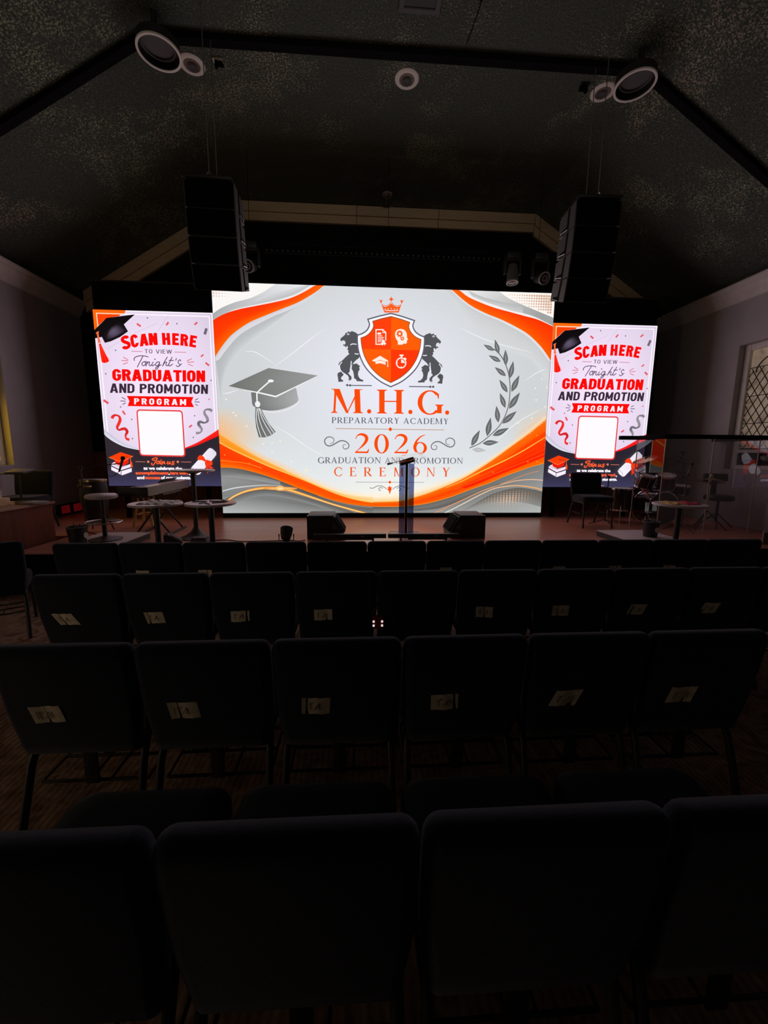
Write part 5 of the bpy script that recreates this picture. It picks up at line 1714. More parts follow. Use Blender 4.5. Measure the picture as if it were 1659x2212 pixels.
# ------------------------------------------------------------------ ceiling fittings
for x, lab in ((-2.00, 'white rimmed recessed ceiling light beside the left ring pendant'), (0.605, 'white rimmed recessed ceiling light at the middle of the vault'), (3.14, 'white rimmed recessed ceiling light beside the right ring pendant')):
    t = thing('recessed_light', lab, 'ceiling light', (x, 5.68, CZ), group='recessed ceiling lights')
    Shape().ring([(0.150, 0.0), (0.150, -0.006), (0.140, -0.014), (0.105, -0.020), (0.095, -0.016), (0.095, 0.0)], n=48).build('trim_ring', 'white', t)
    Shape().lathe([(0.094, -0.004), (0.094, -0.002)], n=40).build('bowl', 'bowl', t)
    s = Shape()
    for r0, z in ((0.062, -0.012), (0.048, -0.017), (0.034, -0.014)):
        s.ring([(r0, -0.003), (r0, z), (r0 - 0.010, z), (r0 - 0.010, -0.003)], c=(0, 0.026, 0), n=32)
    s.lathe([(0.062, -0.008), (0.03, -0.013), (0.0, -0.014)], c=(0, 0.026, 0), n=24)
    s.build('lamp', 'dark_grey', t)
for x, lab in ((-2.17, 'round dark pendant can with pale rim under the left fold of the vault'), (3.25, 'round dark pendant can with pale rim under the right fold of the vault')):
    t = thing('ring_pendant', lab, 'ceiling light', (x, 5.19, 5.87), group='round pendant cans')
    Shape().ring([(0.214, 0.0), (0.214, 0.10), (0.198, 0.10), (0.198, 0.0)], n=56).build('can', 'soft_black', t)
    Shape().ring([(0.224, -0.009), (0.224, 0.009), (0.200, 0.009), (0.200, -0.009)], n=56).build('rim', 'white', t)
    s = Shape()
    s.lathe([(0.197, 0.070), (0.197, 0.080)], n=48)
    s.ring([(0.165, 0.050), (0.165, 0.073), (0.152, 0.073), (0.152, 0.050)], n=48)
    s.build('diffuser', 'dark_grey', t)
    s = Shape()
    s.lathe([(0.197, 0.09), (0.197, 0.10)], n=40)
    s.tube([(0, -0.08, 0.095), (0, -0.08, CZ - 5.87)], 0.03, 12)
    s.build('mount', 'soft_black', t)
t = thing('ceiling_hatch', 'square dark access hatch with pale frame at the top middle of the ceiling', 'hatch', (0.64, 4.70, CZ))
s = Shape()
for a, b, c, d in ((0, 0.19, 0.44, 0.05), (0, -0.19, 0.44, 0.05)):
    s.box((a, b, -0.012), (c, d, 0.024), 0.004)
    s.box((b, a, -0.012), (d, 0.34, 0.024), 0.004)
s.build('frame', 'dark_grey', t)
Shape().box((0, 0, -0.006), (0.34, 0.34, 0.01)).build('door', 'soft_black', t)
s = Shape()
pts = spline([(0, 0), (0.12, 0.03), (0.24, -0.02), (0.36, 0.06)], 6)
s.tube([(p[0], p[1], -0.016) for p in pts], 0.014, 8)
s.tube([(p[0], p[1] + 0.03, -0.014) for p in pts], 0.010, 8)
s.tube([(0.37, 0.05, -0.006), (0.355, 0.30, -0.006), (0.33, 0.54, -0.006)], 0.005, 6)
o = s.build('ceiling_cable', 'black', None, (0.90, 4.66, CZ))
tag(o, 'loose black cables running along the ceiling from the access hatch', 'cable')
t = thing('smoke_detector', 'small brownish smoke detector on the ceiling above the stage', 'smoke detector', (0.52, 7.95, CZ))
Shape().lathe([(0.075, 0.0), (0.075, -0.02), (0.055, -0.045), (0.0, -0.05)], n=28).build('housing', 'bowl', t)
Shape().lathe([(0.09, 0.0), (0.09, -0.008)], n=28).build('base', 'moulding', t)
for x, sg, lab, m in ((-1.67, 1, 'small white and black clamp on the ceiling beside the left recessed light', 'white'), (2.85, -1, 'small black clamp on the ceiling beside the right recessed light', 'soft_black')):
    t = thing('ceiling_clamp', lab, 'clamp', (x, 5.60, CZ), group='ceiling clamps')
    Shape().box((0, 0, -0.008), (0.11, 0.07, 0.016), 0.003).build('plate', m, t)
    s = Shape()
    s.box((-0.02 * sg, 0, -0.05), (0.03, 0.04, 0.075), 0.004)
    s.box((0.03 * sg, 0, -0.06), (0.08, 0.03, 0.022), 0.004)
    s.box((0.03 * sg, 0, -0.032), (0.06, 0.03, 0.015), 0.003)
    s.build('jaw', 'black', t)

# ------------------------------------------------------------------ hanging line array speakers
def line_array(label, xc, yaw, cables):
    yf, zt = 4.95, 4.50
    t = thing('line_array_speaker', label, 'speaker', (xc, yf, zt - 1.2), yaw, group='line array speakers')
    W, D, Hh = 0.54, 0.42, 0.272
    y, z = 0.0, 1.2
    Shape().box((0, 0.20, 1.225), (W * 0.94, 0.46, 0.035), 0.006).build('bumper', 'soft_black', t)
    for k, a in enumerate((2, 6, 11, 17)):
        ca, sa = math.cos(R(a)), math.sin(R(a))
        def pt(d, h):          # d back from the front face, h down from the top edge
            return (y + d * ca + h * sa, z + d * sa * -1 * -1 - h * ca + d * 0)
        out = [pt(0.012, 0.006), pt(D, 0.035), pt(D, Hh - 0.035), pt(0.012, Hh - 0.006)]
        m = Shape().prism(out, 'x', -W / 2, W / 2).build('speaker_module', 'cabinet', t, angle=20)
        g = [pt(-0.004, 0.012), pt(0.014, 0.008), pt(0.014, Hh - 0.008), pt(-0.004, Hh - 0.012)]
        Shape().prism(g, 'x', -W / 2 + 0.012, W / 2 - 0.012).build('grille', 'grille', m, angle=20)
        for sx in (-1, 1):
            s = Shape()
            x0 = sx * (W / 2 + 0.001)
            r0 = [pt(0.15, 0.02), pt(0.185, 0.02), pt(0.205, Hh - 0.02), pt(0.165, Hh - 0.02)]
            s.prism(r0, 'x', x0 - 0.004, x0 + 0.006)
            r1 = [pt(0.16, Hh - 0.075), pt(0.33, Hh - 0.075), pt(0.33, Hh - 0.03), pt(0.25, Hh - 0.03)]
            s.prism(r1, 'x', x0 - 0.004, x0 + 0.005)
            s.build('rigging_plate', 'black', m)
            s = Shape()
            q0, q1 = pt(0.17, Hh - 0.03), pt(0.36, Hh - 0.055)
            s.tube([(sx * (W / 2 + 0.008), *q0), (sx * (W / 2 + 0.008), *q1)], 0.005, 6)
            s.build('rigging_pin', 'steel', m)
        y, z = pt(0, Hh)
    for dy in cables:
        s = Shape()
        s.tube([(0, dy, 1.24), (0, dy, CZ - (zt - 1.2) + 0.0)], 0.0055, 8)
        s.build('suspension_cable', 'steel', t)
        s = Shape()
        s.tube([(-0.025, dy, 1.24), (-0.025, dy, 1.28), (0.0, dy, 1.31), (0.025, dy, 1.28), (0.025, dy, 1.24)], 0.006, 8)
        s.build('shackle', 'steel', t)
    return t


line_array('black line array speaker hanging above the left poster screen', -1.635, R(2), (0.04, 0.34))
line_array('black line array speaker hanging above the right side of the wide screen', 2.80, R(-2), (0.05, 0.34))

# ------------------------------------------------------------------ lighting pipe above the wide screen
PY, PZ = 7.0, 4.86
t = thing('lighting_pipe', 'black lighting pipe hanging across the dark space above the wide screen', 'pipe', (0.48, PY, PZ))
s = Shape()
s.tube([(-2.55, 0, 0), (2.85, 0, 0)], 0.028, 14)
s.build('pipe', 'black', t)
for x in (-2.2, 0.0, 2.5):
    Shape().tube([(x, 0, 0.028), (x, 0, CZ - PZ)], 0.004, 8).build('drop_rod', 'black', t)
t = thing('pixel_bar', 'long thin LED bar with a row of small unlit dots under the lighting pipe', 'light bar', (0.42, 6.90, 4.70))
Shape().box((0, 0.02, 0), (3.8, 0.05, 0.06), 0.006).build('housing', 'black', t)
s = Shape()
for i in range(46):
    s.lathe([(0.012, 0.0), (0.012, 0.006), (0.0, 0.008)], c=(-1.86 + 3.72 * i / 45, -0.006, 0.0), n=10, rot=Matrix.Rotation(R(90), 3, 'X'))
s.build('pixel_dots', 'dark_grey', t)
for x in (-1.8, 0, 1.8):
    s = Shape()
    s.box((x, 0.07, 0.02), (0.03, 0.08, 0.02))
    s.box((x, 0.10, 0.075), (0.03, 0.02, 0.113))
    s.build('bracket', 'black', t)


def moving_head(x, z, pitch, pan, label, body='soft_black'):
    t = thing('moving_head_light', label, 'stage light', (x, 6.93, z), 0, 'moving head lights above the screen')
    top = PZ - z
    Shape().box((0, 0.05, top - 0.09), (0.22, 0.20, 0.10), 0.012).build('base', 'soft_black', t)
    Shape().box((0, 0.07, top - 0.035), (0.05, 0.07, 0.012), 0.003).build('clamp', 'black', t)
    s = Shape()
    for sx in (-1, 1):
        s.box((sx * 0.125, 0.02, (top - 0.14) / 2), (0.035, 0.09, top - 0.12), 0.01)
    s.box((0, 0.02, top - 0.15), (0.285, 0.09, 0.03), 0.01)
    s.build('yoke', 'soft_black', t)
    rot = Matrix.Rotation(R(pan), 3, 'Z') @ Matrix.Rotation(R(90 + pitch), 3, 'X')
    h = Shape()
    h.lathe([(0.03, -0.15), (0.075, -0.13), (0.09, -0.04), (0.085, 0.06), (0.095, 0.12), (0.095, 0.14)], n=28, rot=rot)
    hd = h.build('head', body, t)
    Shape().ring([(0.096, 0.125), (0.096, 0.150), (0.078, 0.150), (0.078, 0.125)], n=32, rot=rot).build('lens_ring', 'grey', hd)
    Shape().lathe([(0.076, 0.142), (0.05, 0.150), (0.02, 0.156), (0.0, 0.157)], n=24, rot=rot).build('lens', 'lens', hd)
    Shape().ring([(0.045, 0.150), (0.045, 0.156), (0.036, 0.158), (0.036, 0.152)], n=24, rot=rot).build('lens_mark', 'grey', hd)


moving_head(-1.70, 4.48, 26, -8, 'black moving head light with grey lens ring beside the left line array')
moving_head(2.53, 4.50, 84, 0, 'moving head light tilted straight down beside the right line array', 'dark_grey')
moving_head(3.00, 4.46, 26, 10, 'black moving head light with grey lens ring nearest the right line array')

# ------------------------------------------------------------------ middle of the stage
t = thing('lectern', 'slim lectern of smoked and clear acrylic in front of the wide screen', 'lectern', (0.668, 5.57, STAGE_Z))
Shape().box((0, 0.02, 0.008), (0.44, 0.34, 0.014), 0.004).build('base_plate', 'acrylic_edge', t)
s = Shape()
s.box((-0.062, 0, 0.515), (0.084, 0.008, 1.0), 0.001, Matrix.Rotation(R(14), 3, 'Z'))
s.build('side_panel', 'smoked', t)
s = Shape()
s.box((0.066, 0, 0.515), (0.084, 0.008, 1.0), 0.001, Matrix.Rotation(R(-14), 3, 'Z'))
s.build('side_panel', 'smoked', t)
Shape().box((0.002, 0.012, 0.52), (0.036, 0.05, 1.01), 0.004).build('post', 'soft_black', t)
Shape().box((0.0, 0, 1.045), (0.20, 0.12, 0.07), 0.006, Matrix.Rotation(R(-17), 3, 'Y')).build('head_block', 'soft_black', t)
Shape().box((0.0, 0.05, 1.088), (0.52, 0.36, 0.01), 0.002, Matrix.Rotation(R(-12), 3, 'Y') @ Matrix.Rotation(R(14), 3, 'X')).build('reading_plate', 'acrylic', t)
s = Shape()
s.tube([(-0.04, 0.06, 1.06), (-0.12, 0.04, 1.04), (-0.20, 0.0, 1.02)], 0.005, 8)
s.tube([(-0.20, 0.0, 1.02), (-0.27, -0.03, 1.005)], [0.011, 0.016], 10)
s.build('microphone', 'soft_black', t)


def wedge(label, x, sg):
    t = thing('stage_monitor', label, 'speaker', (x, 5.30, STAGE_Z), 0, 'stage monitor wedges')
    out = [(-0.24, 0.0), (0.24, 0.0), (0.255, 0.08), (0.13, 0.30), (-0.24, 0.315)]
    out = [(sg * a, b) for a, b in out]
    s = Shape()
    s.prism(out, 'y', 0.0, 0.44)
    c = s.build('cabinet', 'soft_black', t, angle=20)
    a, b = (0.262, 0.09), (0.142, 0.295)
    s = Shape()
    g = [(sg * (a[0] - 0.006), a[1]), (sg * (b[0] - 0.006), b[1]), (sg * (b[0] + 0.006), b[1] + 0.004), (sg * (a[0] + 0.006), a[1] + 0.004)]
    s.prism(g, 'y', 0.03, 0.41)
    s.build('grille', 'grille', t, angle=20)
    Shape().prism([(sg * 0.10, 0.13), (sg * 0.19, 0.13), (sg * 0.10, 0.24)], 'y', -0.004, 0.004).build('handle', 'dark_grey', t)
    Shape().box((-sg * 0.05, 0.20, 0.318), (0.34, 0.42, 0.008), 0.003).build('top_edge', 'cabinet', t)
    return t


wedge('black stage monitor wedge left of the lectern with its slope facing right', -0.455, 1)
wedge('black stage monitor wedge right of the lectern with its slope facing left', 1.50, -1)
for x, lab in ((-0.115, 'long low black LED light bar on the stage left of the lectern foot'), (0.85, 'long low black LED light bar on the stage right of the lectern foot')):
    t = thing('floor_light_bar', lab, 'light bar', (x, 5.10, STAGE_Z), 0, 'floor light bars')
    s = Shape()
    s.box((0, 0, 0.085), (0.94, 0.06, 0.055), 0.006)
    s.build('housing', 'soft_black', t)
    s = Shape()
    s.box((0.05, -0.005, 0.055), (0.52, 0.075, 0.035), 0.005)
    s.build('driver_box', 'soft_black', t)
    for dx in (-0.30, 0.30):
        s = Shape()
        s.box((dx, 0, 0.006), (0.04, 0.16, 0.012), 0.003)
        s.box((dx, 0, 0.035), (0.02, 0.03, 0.05), 0.003)
        s.build('foot', 'frame', t)
    Shape().box((0.16, -0.036, 0.086), (0.05, 0.003, 0.012)).build('badge', 'grey', t)
t = thing('floor_can_light', 'small squat black stage light on the floor left of the left monitor', 'stage light', (-0.95, 5.18, STAGE_Z))
rot = Matrix.Rotation(R(-38), 3, 'X')
Shape().lathe([(0.03, -0.09), (0.06, -0.07), (0.075, 0.0), (0.082, 0.075), (0.07, 0.08), (0.0, 0.07)], c=(0, 0, 0.105), n=24, rot=rot).build('can', 'soft_black', t)
s = Shape()
s.tube([(-0.095, 0, 0.10), (-0.095, 0.0, 0.012), (0.095, 0.0, 0.012), (0.095, 0, 0.10)], 0.009, 8)
s.box((0, 0, 0.005), (0.16, 0.12, 0.01), 0.003)
s.build('bracket', 'frame', t)
s = Shape()
s.tube([(p[0], p[1], 0.008) for p in spline([(0.09, 0.02), (0.16, -0.02), (0.24, 0.03)], 5)], 0.006, 6)
s.build('cable', 'black', t)
o = Shape().tube([(p[0], p[1], 0.007) for p in spline([(-1.05, 5.2), (-1.5, 5.16), (-1.75, 5.26), (-2.0, 5.2)], 6)], 0.006, 6).build('stage_cable', 'black', None, (0, 0, STAGE_Z))
tag(o, 'thin black cable lying on the stage boards left of the small stage light', 'cable')

# ------------------------------------------------------------------ round tables
def round_table(label, x, y, z0, h, r, pole=0.028, tall=False):
    t = thing('cocktail_table', label, 'table', (x, y, z0))
    Shape().lathe([(r * 0.93, h - 0.026), (r, h - 0.020), (r, h - 0.006), (r - 0.006, h), (0, h)], n=56).build('tabletop', 'table_top', t)
    Shape().lathe([(r * 0.32, h - 0.026), (r * 0.32, h - 0.04), (pole, h - 0.06), (pole, 0.05)], n=24).build('pole', 'frame', t)
    Shape().lathe([(0.21, 0.0), (0.21, 0.012), (0.15, 0.03), (0.07, 0.06 if not tall else 0.085), (pole + 0.003, 0.10 if not tall else 0.15)], n=40).build('base', 'frame', t)
    return t


TZ = 1.045
round_table('round high table in front of the stage strewn with crumpled white cards', -2.085, 4.2, 0, TZ, 0.252)
round_table('round high table in front of the stage holding dark pens and cards', -1.535, 4.2, 0, TZ + 0.005, 0.25)
round_table('round high table in front of the drum shield holding yellow and red cloths', 3.58, 4.2, 0, TZ - 0.01, 0.262)
round_table('tall empty round table on the stage behind the pair of high tables', -2.20, 5.45, STAGE_Z, 0.92, 0.275, 0.03, True)


def card_mesh(seed, w, d):
    rnd = random.Random(seed)
    s = Shape()
    n = 4
    vs, fs = [], []
    fold = rnd.uniform(0.006, 0.022)
    for j in range(n + 1):
        for i in range(n + 1):
            u, v = i / n - 0.5, j / n - 0.5
            z = fold * (1 - abs(2 * u)) + rnd.uniform(0, 0.004) + 0.0015
            vs.append((u * w, v * d, z))
    k = len(vs)
    vs += [(a, b, 0.0005) for a, b, c in vs]
    for j in range(n):
        for i in range(n):
            a = j * (n + 1) + i
            fs.append((a, a + 1, a + n + 2, a + n + 1))
            fs.append((k + a + n + 1, k + a + n + 2, k + a + 1, k + a))
    rim = [i for i in range(n + 1)] + [j * (n + 1) + n for j in range(1, n + 1)] + [n * (n + 1) + i for i in range(n - 1, -1, -1)] + [j * (n + 1) for j in range(n - 1, 0, -1)]
    for a, b in zip(rim, rim[1:] + rim[:1]):
        fs.append((a, k + a, k + b, b))
    s.add(vs, fs)
    return s


rnd = random.Random(11)
i = 0
for gx in range(4):
    for gy in range(3):
        x = -2.085 + 0.035 + (gx - 1.5) * 0.084 + rnd.uniform(-0.008, 0.008)
        y = 4.2 + (gy - 1) * 0.10 + rnd.uniform(-0.01, 0.01)
        if math.hypot(x + 2.085, y - 4.2) > 0.205:
            continue
        o = card_mesh(i, 0.078, 0.085).build('crumpled_card', 'card', None, (x, y, TZ), rnd.uniform(-0.25, 0.25), angle=25)
        tag(o, 'crumpled white card lying on the left one of the pair of high tables', 'card', 'crumpled cards on the left high table')
        i += 1
for k, (dx, dy, a) in enumerate(((-0.12, 0.03, 10), (-0.05, -0.07, 80), (0.03, 0.05, -20), (0.10, -0.04, 35), (0.02, -0.14, -50))):
    s = Shape()
    s.tube([(-0.07, 0, 0.006), (0.05, 0, 0.006), (0.066, 0, 0.006), (0.074, 0, 0.006)], [0.0055, 0.0055, 0.0035, 0.001], 8)
    o = s.build('pen', 'soft_black', None, (-1.535 + dx, 4.2 + dy, TZ + 0.005), R(a))
    tag(o, 'dark pen lying on the right one of the pair of high tables', 'pen', 'pens on the right high table')
o = card_mesh(77, 0.10, 0.075).build('white_card', 'card', None, (-1.43, 4.27, TZ + 0.005), 0.4, angle=25)
tag(o, 'white card lying among the dark pens on the right high table', 'card')


def cloth(name, label, x, y, z, w, d, m, seed):
    rnd = random.Random(seed)
    ph = [rnd.uniform(0, 6) for _ in range(4)]
    n = 16
    vs, fs = [], []
    for j in range(n + 1):
        for i in range(n + 1):
            u, v = i / n * 2 - 1, j / n * 2 - 1
            r = 1 + 0.12 * math.sin(3 * math.atan2(v, u) + ph[0]) + 0.07 * math.sin(5 * math.atan2(v, u) + ph[1])
            hgt = 0.010 + 0.013 * math.sin(4.2 * u + ph[2]) * math.cos(3.4 * v + ph[3]) + 0.006 * math.sin(9 * u + 4 * v)
            e = max(abs(u), abs(v))
            vs.append((u * w / 2 * r, v * d / 2 * r, max(0.002, hgt * (1 - 0.6 * e ** 4) + 0.003)))
    k = len(vs)
    vs += [(a, b, 0.0008) for a, b, c in vs]
    for j in range(n):
        for i in range(n):
            a = j * (n + 1) + i
            fs.append((a, a + 1, a + n + 2, a + n + 1))
            fs.append((k + a + n + 1, k + a + n + 2, k + a + 1, k + a))
    rim = [i for i in range(n + 1)] + [j * (n + 1) + n for j in range(1, n + 1)] + [n * (n + 1) + i for i in range(n - 1, -1, -1)] + [j * (n + 1) for j in range(n - 1, 0, -1)]
    for a, b in zip(rim, rim[1:] + rim[:1]):
        fs.append((a, k + a, k + b, b))
    o = Shape().add(vs, fs).build(name, m, None, (x, y, z))
    return tag(o, label, 'cloth')


cloth('folded_cloth', 'crumpled yellow cloth on the high table before the drum shield', 3.49, 4.20, TZ - 0.01, 0.16, 0.20, 'yellow_cloth', 3)
cloth('folded_cloth', 'crumpled red cloth on the high table before the drum shield', 3.675, 4.21, TZ - 0.01, 0.19, 0.22, 'red_cloth', 8)

# ------------------------------------------------------------------ left side of the stage
KR = R(2)
t = thing('stage_piano', 'long electric stage piano on a stand at the left of the stage', 'keyboard', (-2.86, 5.86, 1.0), KR)
s = Shape()
s.prism([(-0.19, 0.0), (0.17, 0.0), (0.17, 0.115), (0.03, 0.115), (0.0, 0.085), (-0.19, 0.075)], 'y', -0.66, 0.66)
s.build('case', 'piano_shell', t, angle=20)
s = Shape()
s.box((-0.095, 0, 0.085), (0.145, 1.20, 0.014), 0.002)
kb = s.build('white_keys', 'key_white', t)
s = Shape()
for i in range(36):
    if i % 7 not in (2, 6):
        s.box((-0.06, -0.575 + 1.17 * i / 36, 0.096), (0.085, 0.014, 0.012), 0.002)
s.build('black_keys', 'soft_black', kb)
for e in (-1, 1):
    Shape().box((-0.01, e * 0.668, 0.056), (0.365, 0.018, 0.118), 0.006).build('end_cheek', 'soft_black', t)
Shape().box((0.11, 0.02, 0.117), (0.08, 1.2, 0.004)).build('control_strip', 'key_white', t)
Shape().box((0.10, 0.1, 0.155), (0.012, 0.50, 0.07), 0.002, Matrix.Rotation(R(50), 3, 'Y')).build('music_rest', 'soft_black', t)
t = thing('keyboard_stand', 'black crossed keyboard stand under the electric stage piano', 'stand', (-2.86, 5.86, STAGE_Z), KR)
for yy, sg in ((-0.25, 1), (0.25, 1), (-0.22, -1), (0.22, -1)):
    Shape().tube([(sg * 0.18, yy, 0.555), (-sg * 0.22, yy, 0.015)], 0.014, 8).build('leg', 'frame', t)
s = Shape()
for x in (-0.18, 0.18):
    s.box((x, 0, 0.575), (0.035, 0.62, 0.024), 0.004)
for x in (-0.22, 0.22):
    s.box((x, 0, 0.012), (0.035, 0.62, 0.024), 0.004)
s.build('crossbar', 'frame', t)
RZ = STAGE_Z + 0.082
t = thing('bar_stool', 'dark bar stool with pale seat and chrome foot ring on the left platform', 'stool', (-3.10, 4.98, RZ))
Shape().lathe([(0.0, 0.505), (0.15, 0.505), (0.17, 0.52), (0.17, 0.545), (0.15, 0.56), (0.0, 0.563)], n=40).build('seat', 'table_top', t)
Shape().tube([(0, 0, 0.02), (0, 0, 0.51)], 0.025, 14).build('post', 'frame', t)
s = Shape()
s.lathe([(0.18, 0.0), (0.18, 0.01), (0.10, 0.028), (0.03, 0.05)], n=36)
s.build('base', 'soft_black', t)
s = Shape()
s.tube([(0.19 * math.cos(R(a)), 0.19 * math.sin(R(a)), 0.22) for a in range(0, 361, 10)], 0.009, 8, cap=False)
for a in (0, 120, 240):
    s.tube([(0, 0, 0.24), (0.19 * math.cos(R(a)), 0.19 * math.sin(R(a)), 0.22)], 0.007, 6)
s.build('foot_ring', 'steel', t)


def bin_(label, x, y, z, ang):
    t = thing('waste_bin', label, 'bin', (x, y, z), 0, 'black waste bins')
    Shape().ring([(0.080, 0.0), (0.100, 0.205), (0.094, 0.205), (0.074, 0.008)], n=36).build('bucket', 'soft_black', t)
    Shape().lathe([(0.076, 0.004), (0.076, 0.010)], n=30).build('bottom', 'black', t)
    Shape().ring([(0.103, 0.198), (0.103, 0.21), (0.090, 0.21), (0.090, 0.198)], n=36).build('rim', 'dark_grey', t)
    rot = Matrix.Rotation(R(ang), 3, 'Z') @ Matrix.Rotation(R(84), 3, 'Y')
    c = Matrix.Rotation(R(ang), 3, 'Z') @ Vector((0.090, 0, 0.105))
    Shape().lathe([(0.038, 0.0), (0.038, 0.006), (0.0, 0.006)], c=c, n=28, rot=rot).build('round_label', 'cream', t)
    s = Shape()
    rnd = random.Random(int(x * 10))
    for k in range(7):
        a, r = rnd.uniform(0, 6.28), rnd.uniform(0.01, 0.045)
        p = Vector((r * math.cos(a), r * math.sin(a), 0.08))
        s.tube([p, p + Vector((rnd.uniform(-0.03, 0.03), rnd.uniform(-0.03, 0.03), rnd.uniform(0.10, 0.17)))], [0.016, 0.006], 6)
    s.build('contents', 'dark_grey', t)


bin_('black bin with pale round label on the left platform beside the bar stool', -3.26, 4.74, RZ, 2)
bin_('black bin with pale round label on the right platform near the drum shield', 3.88, 4.98, RZ, -75)


def mic_stand(label, x, y, z, h, boom, mic=True):
    """boom: end offset of the arm"""
    t = thing('microphone_stand', label, 'microphone stand', (x, y, z))
    for a in (30, 150, 270):
        Shape().tube([(0, 0, 0.10), (0.24 * math.cos(R(a)), 0.24 * math.sin(R(a)), 0.009)], 0.007, 6).build('leg', 'frame', t)
    Shape().tube([(0, 0, 0.06), (0, 0, h)], 0.009, 8).build('pole', 'frame', t)
    b = Vector(boom)
    p0 = Vector((0, 0, h)) - b * 0.25
    Shape().tube([p0, Vector((0, 0, h)) + b], 0.006, 8).build('boom_arm', 'frame', t)
    Shape().lathe([(0.0, -0.02), (0.02, -0.02), (0.02, 0.02), (0.0, 0.02)], c=(0, 0, h), n=12).build('boom_clamp', 'soft_black', t)
    if mic:
        e = Vector((0, 0, h)) + b
        d = Vector((0.035, 0, 0.10))
        m = Shape().tube([e - d * 1.1, e + d * 0.4], [0.010, 0.016], 12).build('microphone', 'soft_black', t)
        Shape().lathe([(0.0, -0.03), (0.022, -0.016), (0.027, 0.0), (0.022, 0.018), (0.0, 0.03)], c=e + d * 0.62, n=18).build('grille_ball', 'grille', m)
        pts = spline([(e.x - 0.04, e.z - 0.11), (e.x - 0.16, e.z - 0.17), (e.x - 0.30, e.z - 0.04), (0.02, h + 0.02)], 6)
        Shape().tube([(a, e.y, c) for a, c in pts], 0.0035, 6).build('cable', 'black', t)
    return t


mic_stand('microphone on a boom stand in front of the left poster screen', -3.56, 5.36, STAGE_Z, 0.94, (0.50, 0.02, 0.06))
t = thing('conga_drum', 'dark conga drum with pale rim and lug plate behind the bar stool', 'drum', (-3.78, 5.92, STAGE_Z))
Shape().lathe([(0.10, 0.14), (0.15, 0.30), (0.175, 0.48), (0.165, 0.66), (0.155, 0.74)], n=36).build('shell', 'soft_black', t)
Shape().lathe([(0.155, 0.74), (0.152, 0.755), (0.0, 0.758)], n=36).build('skin', 'dark_grey', t)
s = Shape()
s.ring([(0.166, 0.725), (0.166, 0.752), (0.156, 0.756), (0.156, 0.725)], n=40)
s.build('rim', 'cymbal', t)
s = Shape()
s.box((0.03, -0.172, 0.665), (0.11, 0.012, 0.035), 0.004)
s.box((-0.12, -0.128, 0.665), (0.05, 0.012, 0.035), 0.004, Matrix.Rotation(R(-40), 3, 'Z'))
s.build('lug_plate', 'cymbal', t)
s = Shape()
for a in (20, 140, 260):
    s.tube([(0.12 * math.cos(R(a)), 0.12 * math.sin(R(a)), 0.26), (0.2 * math.cos(R(a)), 0.2 * math.sin(R(a)), 0.008)], 0.009, 8)
s.build('stand_legs', 'frame', t)
t = thing('wooden_stool', 'pale wooden stool behind the table strewn with white cards', 'stool', (-3.30, 6.36, STAGE_Z))
for a in (45, 135, 225, 315):
    Shape().tube([(0.10 * math.cos(R(a)), 0.10 * math.sin(R(a)), 0.46), (0.20 * math.cos(R(a)), 0.20 * math.sin(R(a)), 0.0)], [0.014, 0.018], 10).build('leg', 'yellow_wood', t)
Shape().lathe([(0.0, 0.45), (0.15, 0.45), (0.165, 0.462), (0.165, 0.485), (0.0, 0.49)], n=32).build('seat', 'drum', t)
q = [(0.158 * math.cos(R(a)), 0.158 * math.sin(R(a)), 0.19) for a in (45, 135, 225, 315)]
s = Shape()
for a, b in zip(q, q[1:] + q[:1]):
    s.tube([a, b], 0.009, 8)
s.build('rung', 'yellow_wood', t)
t = thing('pedal_box', 'dark wedge shaped pedal box on the stage under the piano end', 'pedal', (-2.36, 5.12, STAGE_Z), R(20))
Shape().prism([(-0.10, 0), (0.10, 0), (0.10, 0.03), (-0.06, 0.13), (-0.10, 0.12)], 'y', -0.09, 0.09).build('body', 'soft_black', t, angle=20)
Shape().box((0.03, 0, 0.078), (0.13, 0.13, 0.012), 0.003, Matrix.Rotation(R(32), 3, 'Y')).build('treadle', 'dark_grey', t)
t = thing('direct_box', 'small flat black box on the stage in front of the tall table base', 'box', (-2.02, 5.10, STAGE_Z))
Shape().box((0, 0, 0.03), (0.20, 0.14, 0.06), 0.006).build('case', 'dark_grey', t)
Shape().box((0, 0, 0.071), (0.18, 0.12, 0.022), 0.004).build('lid', 'soft_black', t)
t = thing('red_strip_light', 'dim red strip light low on the left wall behind the stool', 'light', (WL + 0.03, 7.6, STAGE_Z + 0.02))
Shape().box((0, 0, 0.09), (0.06, 0.72, 0.18), 0.006).build('housing', 'black', t)
for y0, l in ((-0.20, 0.20), (0.16, 0.32)):
    Shape().box((0.031, y0, 0.09), (0.012, l, 0.14), 0.003).build('red_window', 'red_glow', t)

# desk at floor level beside the stage
t = thing('wooden_desk', 'long red brown wooden desk at floor level left of the stage', 'desk', (-4.36, 4.66, 0))
Shape().box((0.355, 0, 0.44), (0.025, 1.50, 0.88), 0.003).build('front_panel', 'desk', t)
for y in (-0.74, 0.74):
    Shape().box((-0.02, y, 0.44), (0.70, 0.025, 0.88), 0.003).build('side_panel', 'desk', t)
Shape().box((0.0, 0, 0.895), (0.78, 1.56, 0.03), 0.008).build('desktop', 'desk_edge', t)
DZ = 0.91
t = thing('tissue_box', 'tan tissue box with a tissue pulled up on the red brown desk', 'tissue box', (-4.27, 4.96, DZ), R(8))
Shape().box((0, 0, 0.045), (0.12, 0.22, 0.09), 0.004).build('box', 'tissue_box', t)
s = Shape()
vs, fs = [], []
for k in range(13):
    a = 2 * math.pi * k / 12
    vs.append((0.03 * math.cos(a), 0.05 * math.sin(a), 0.088))
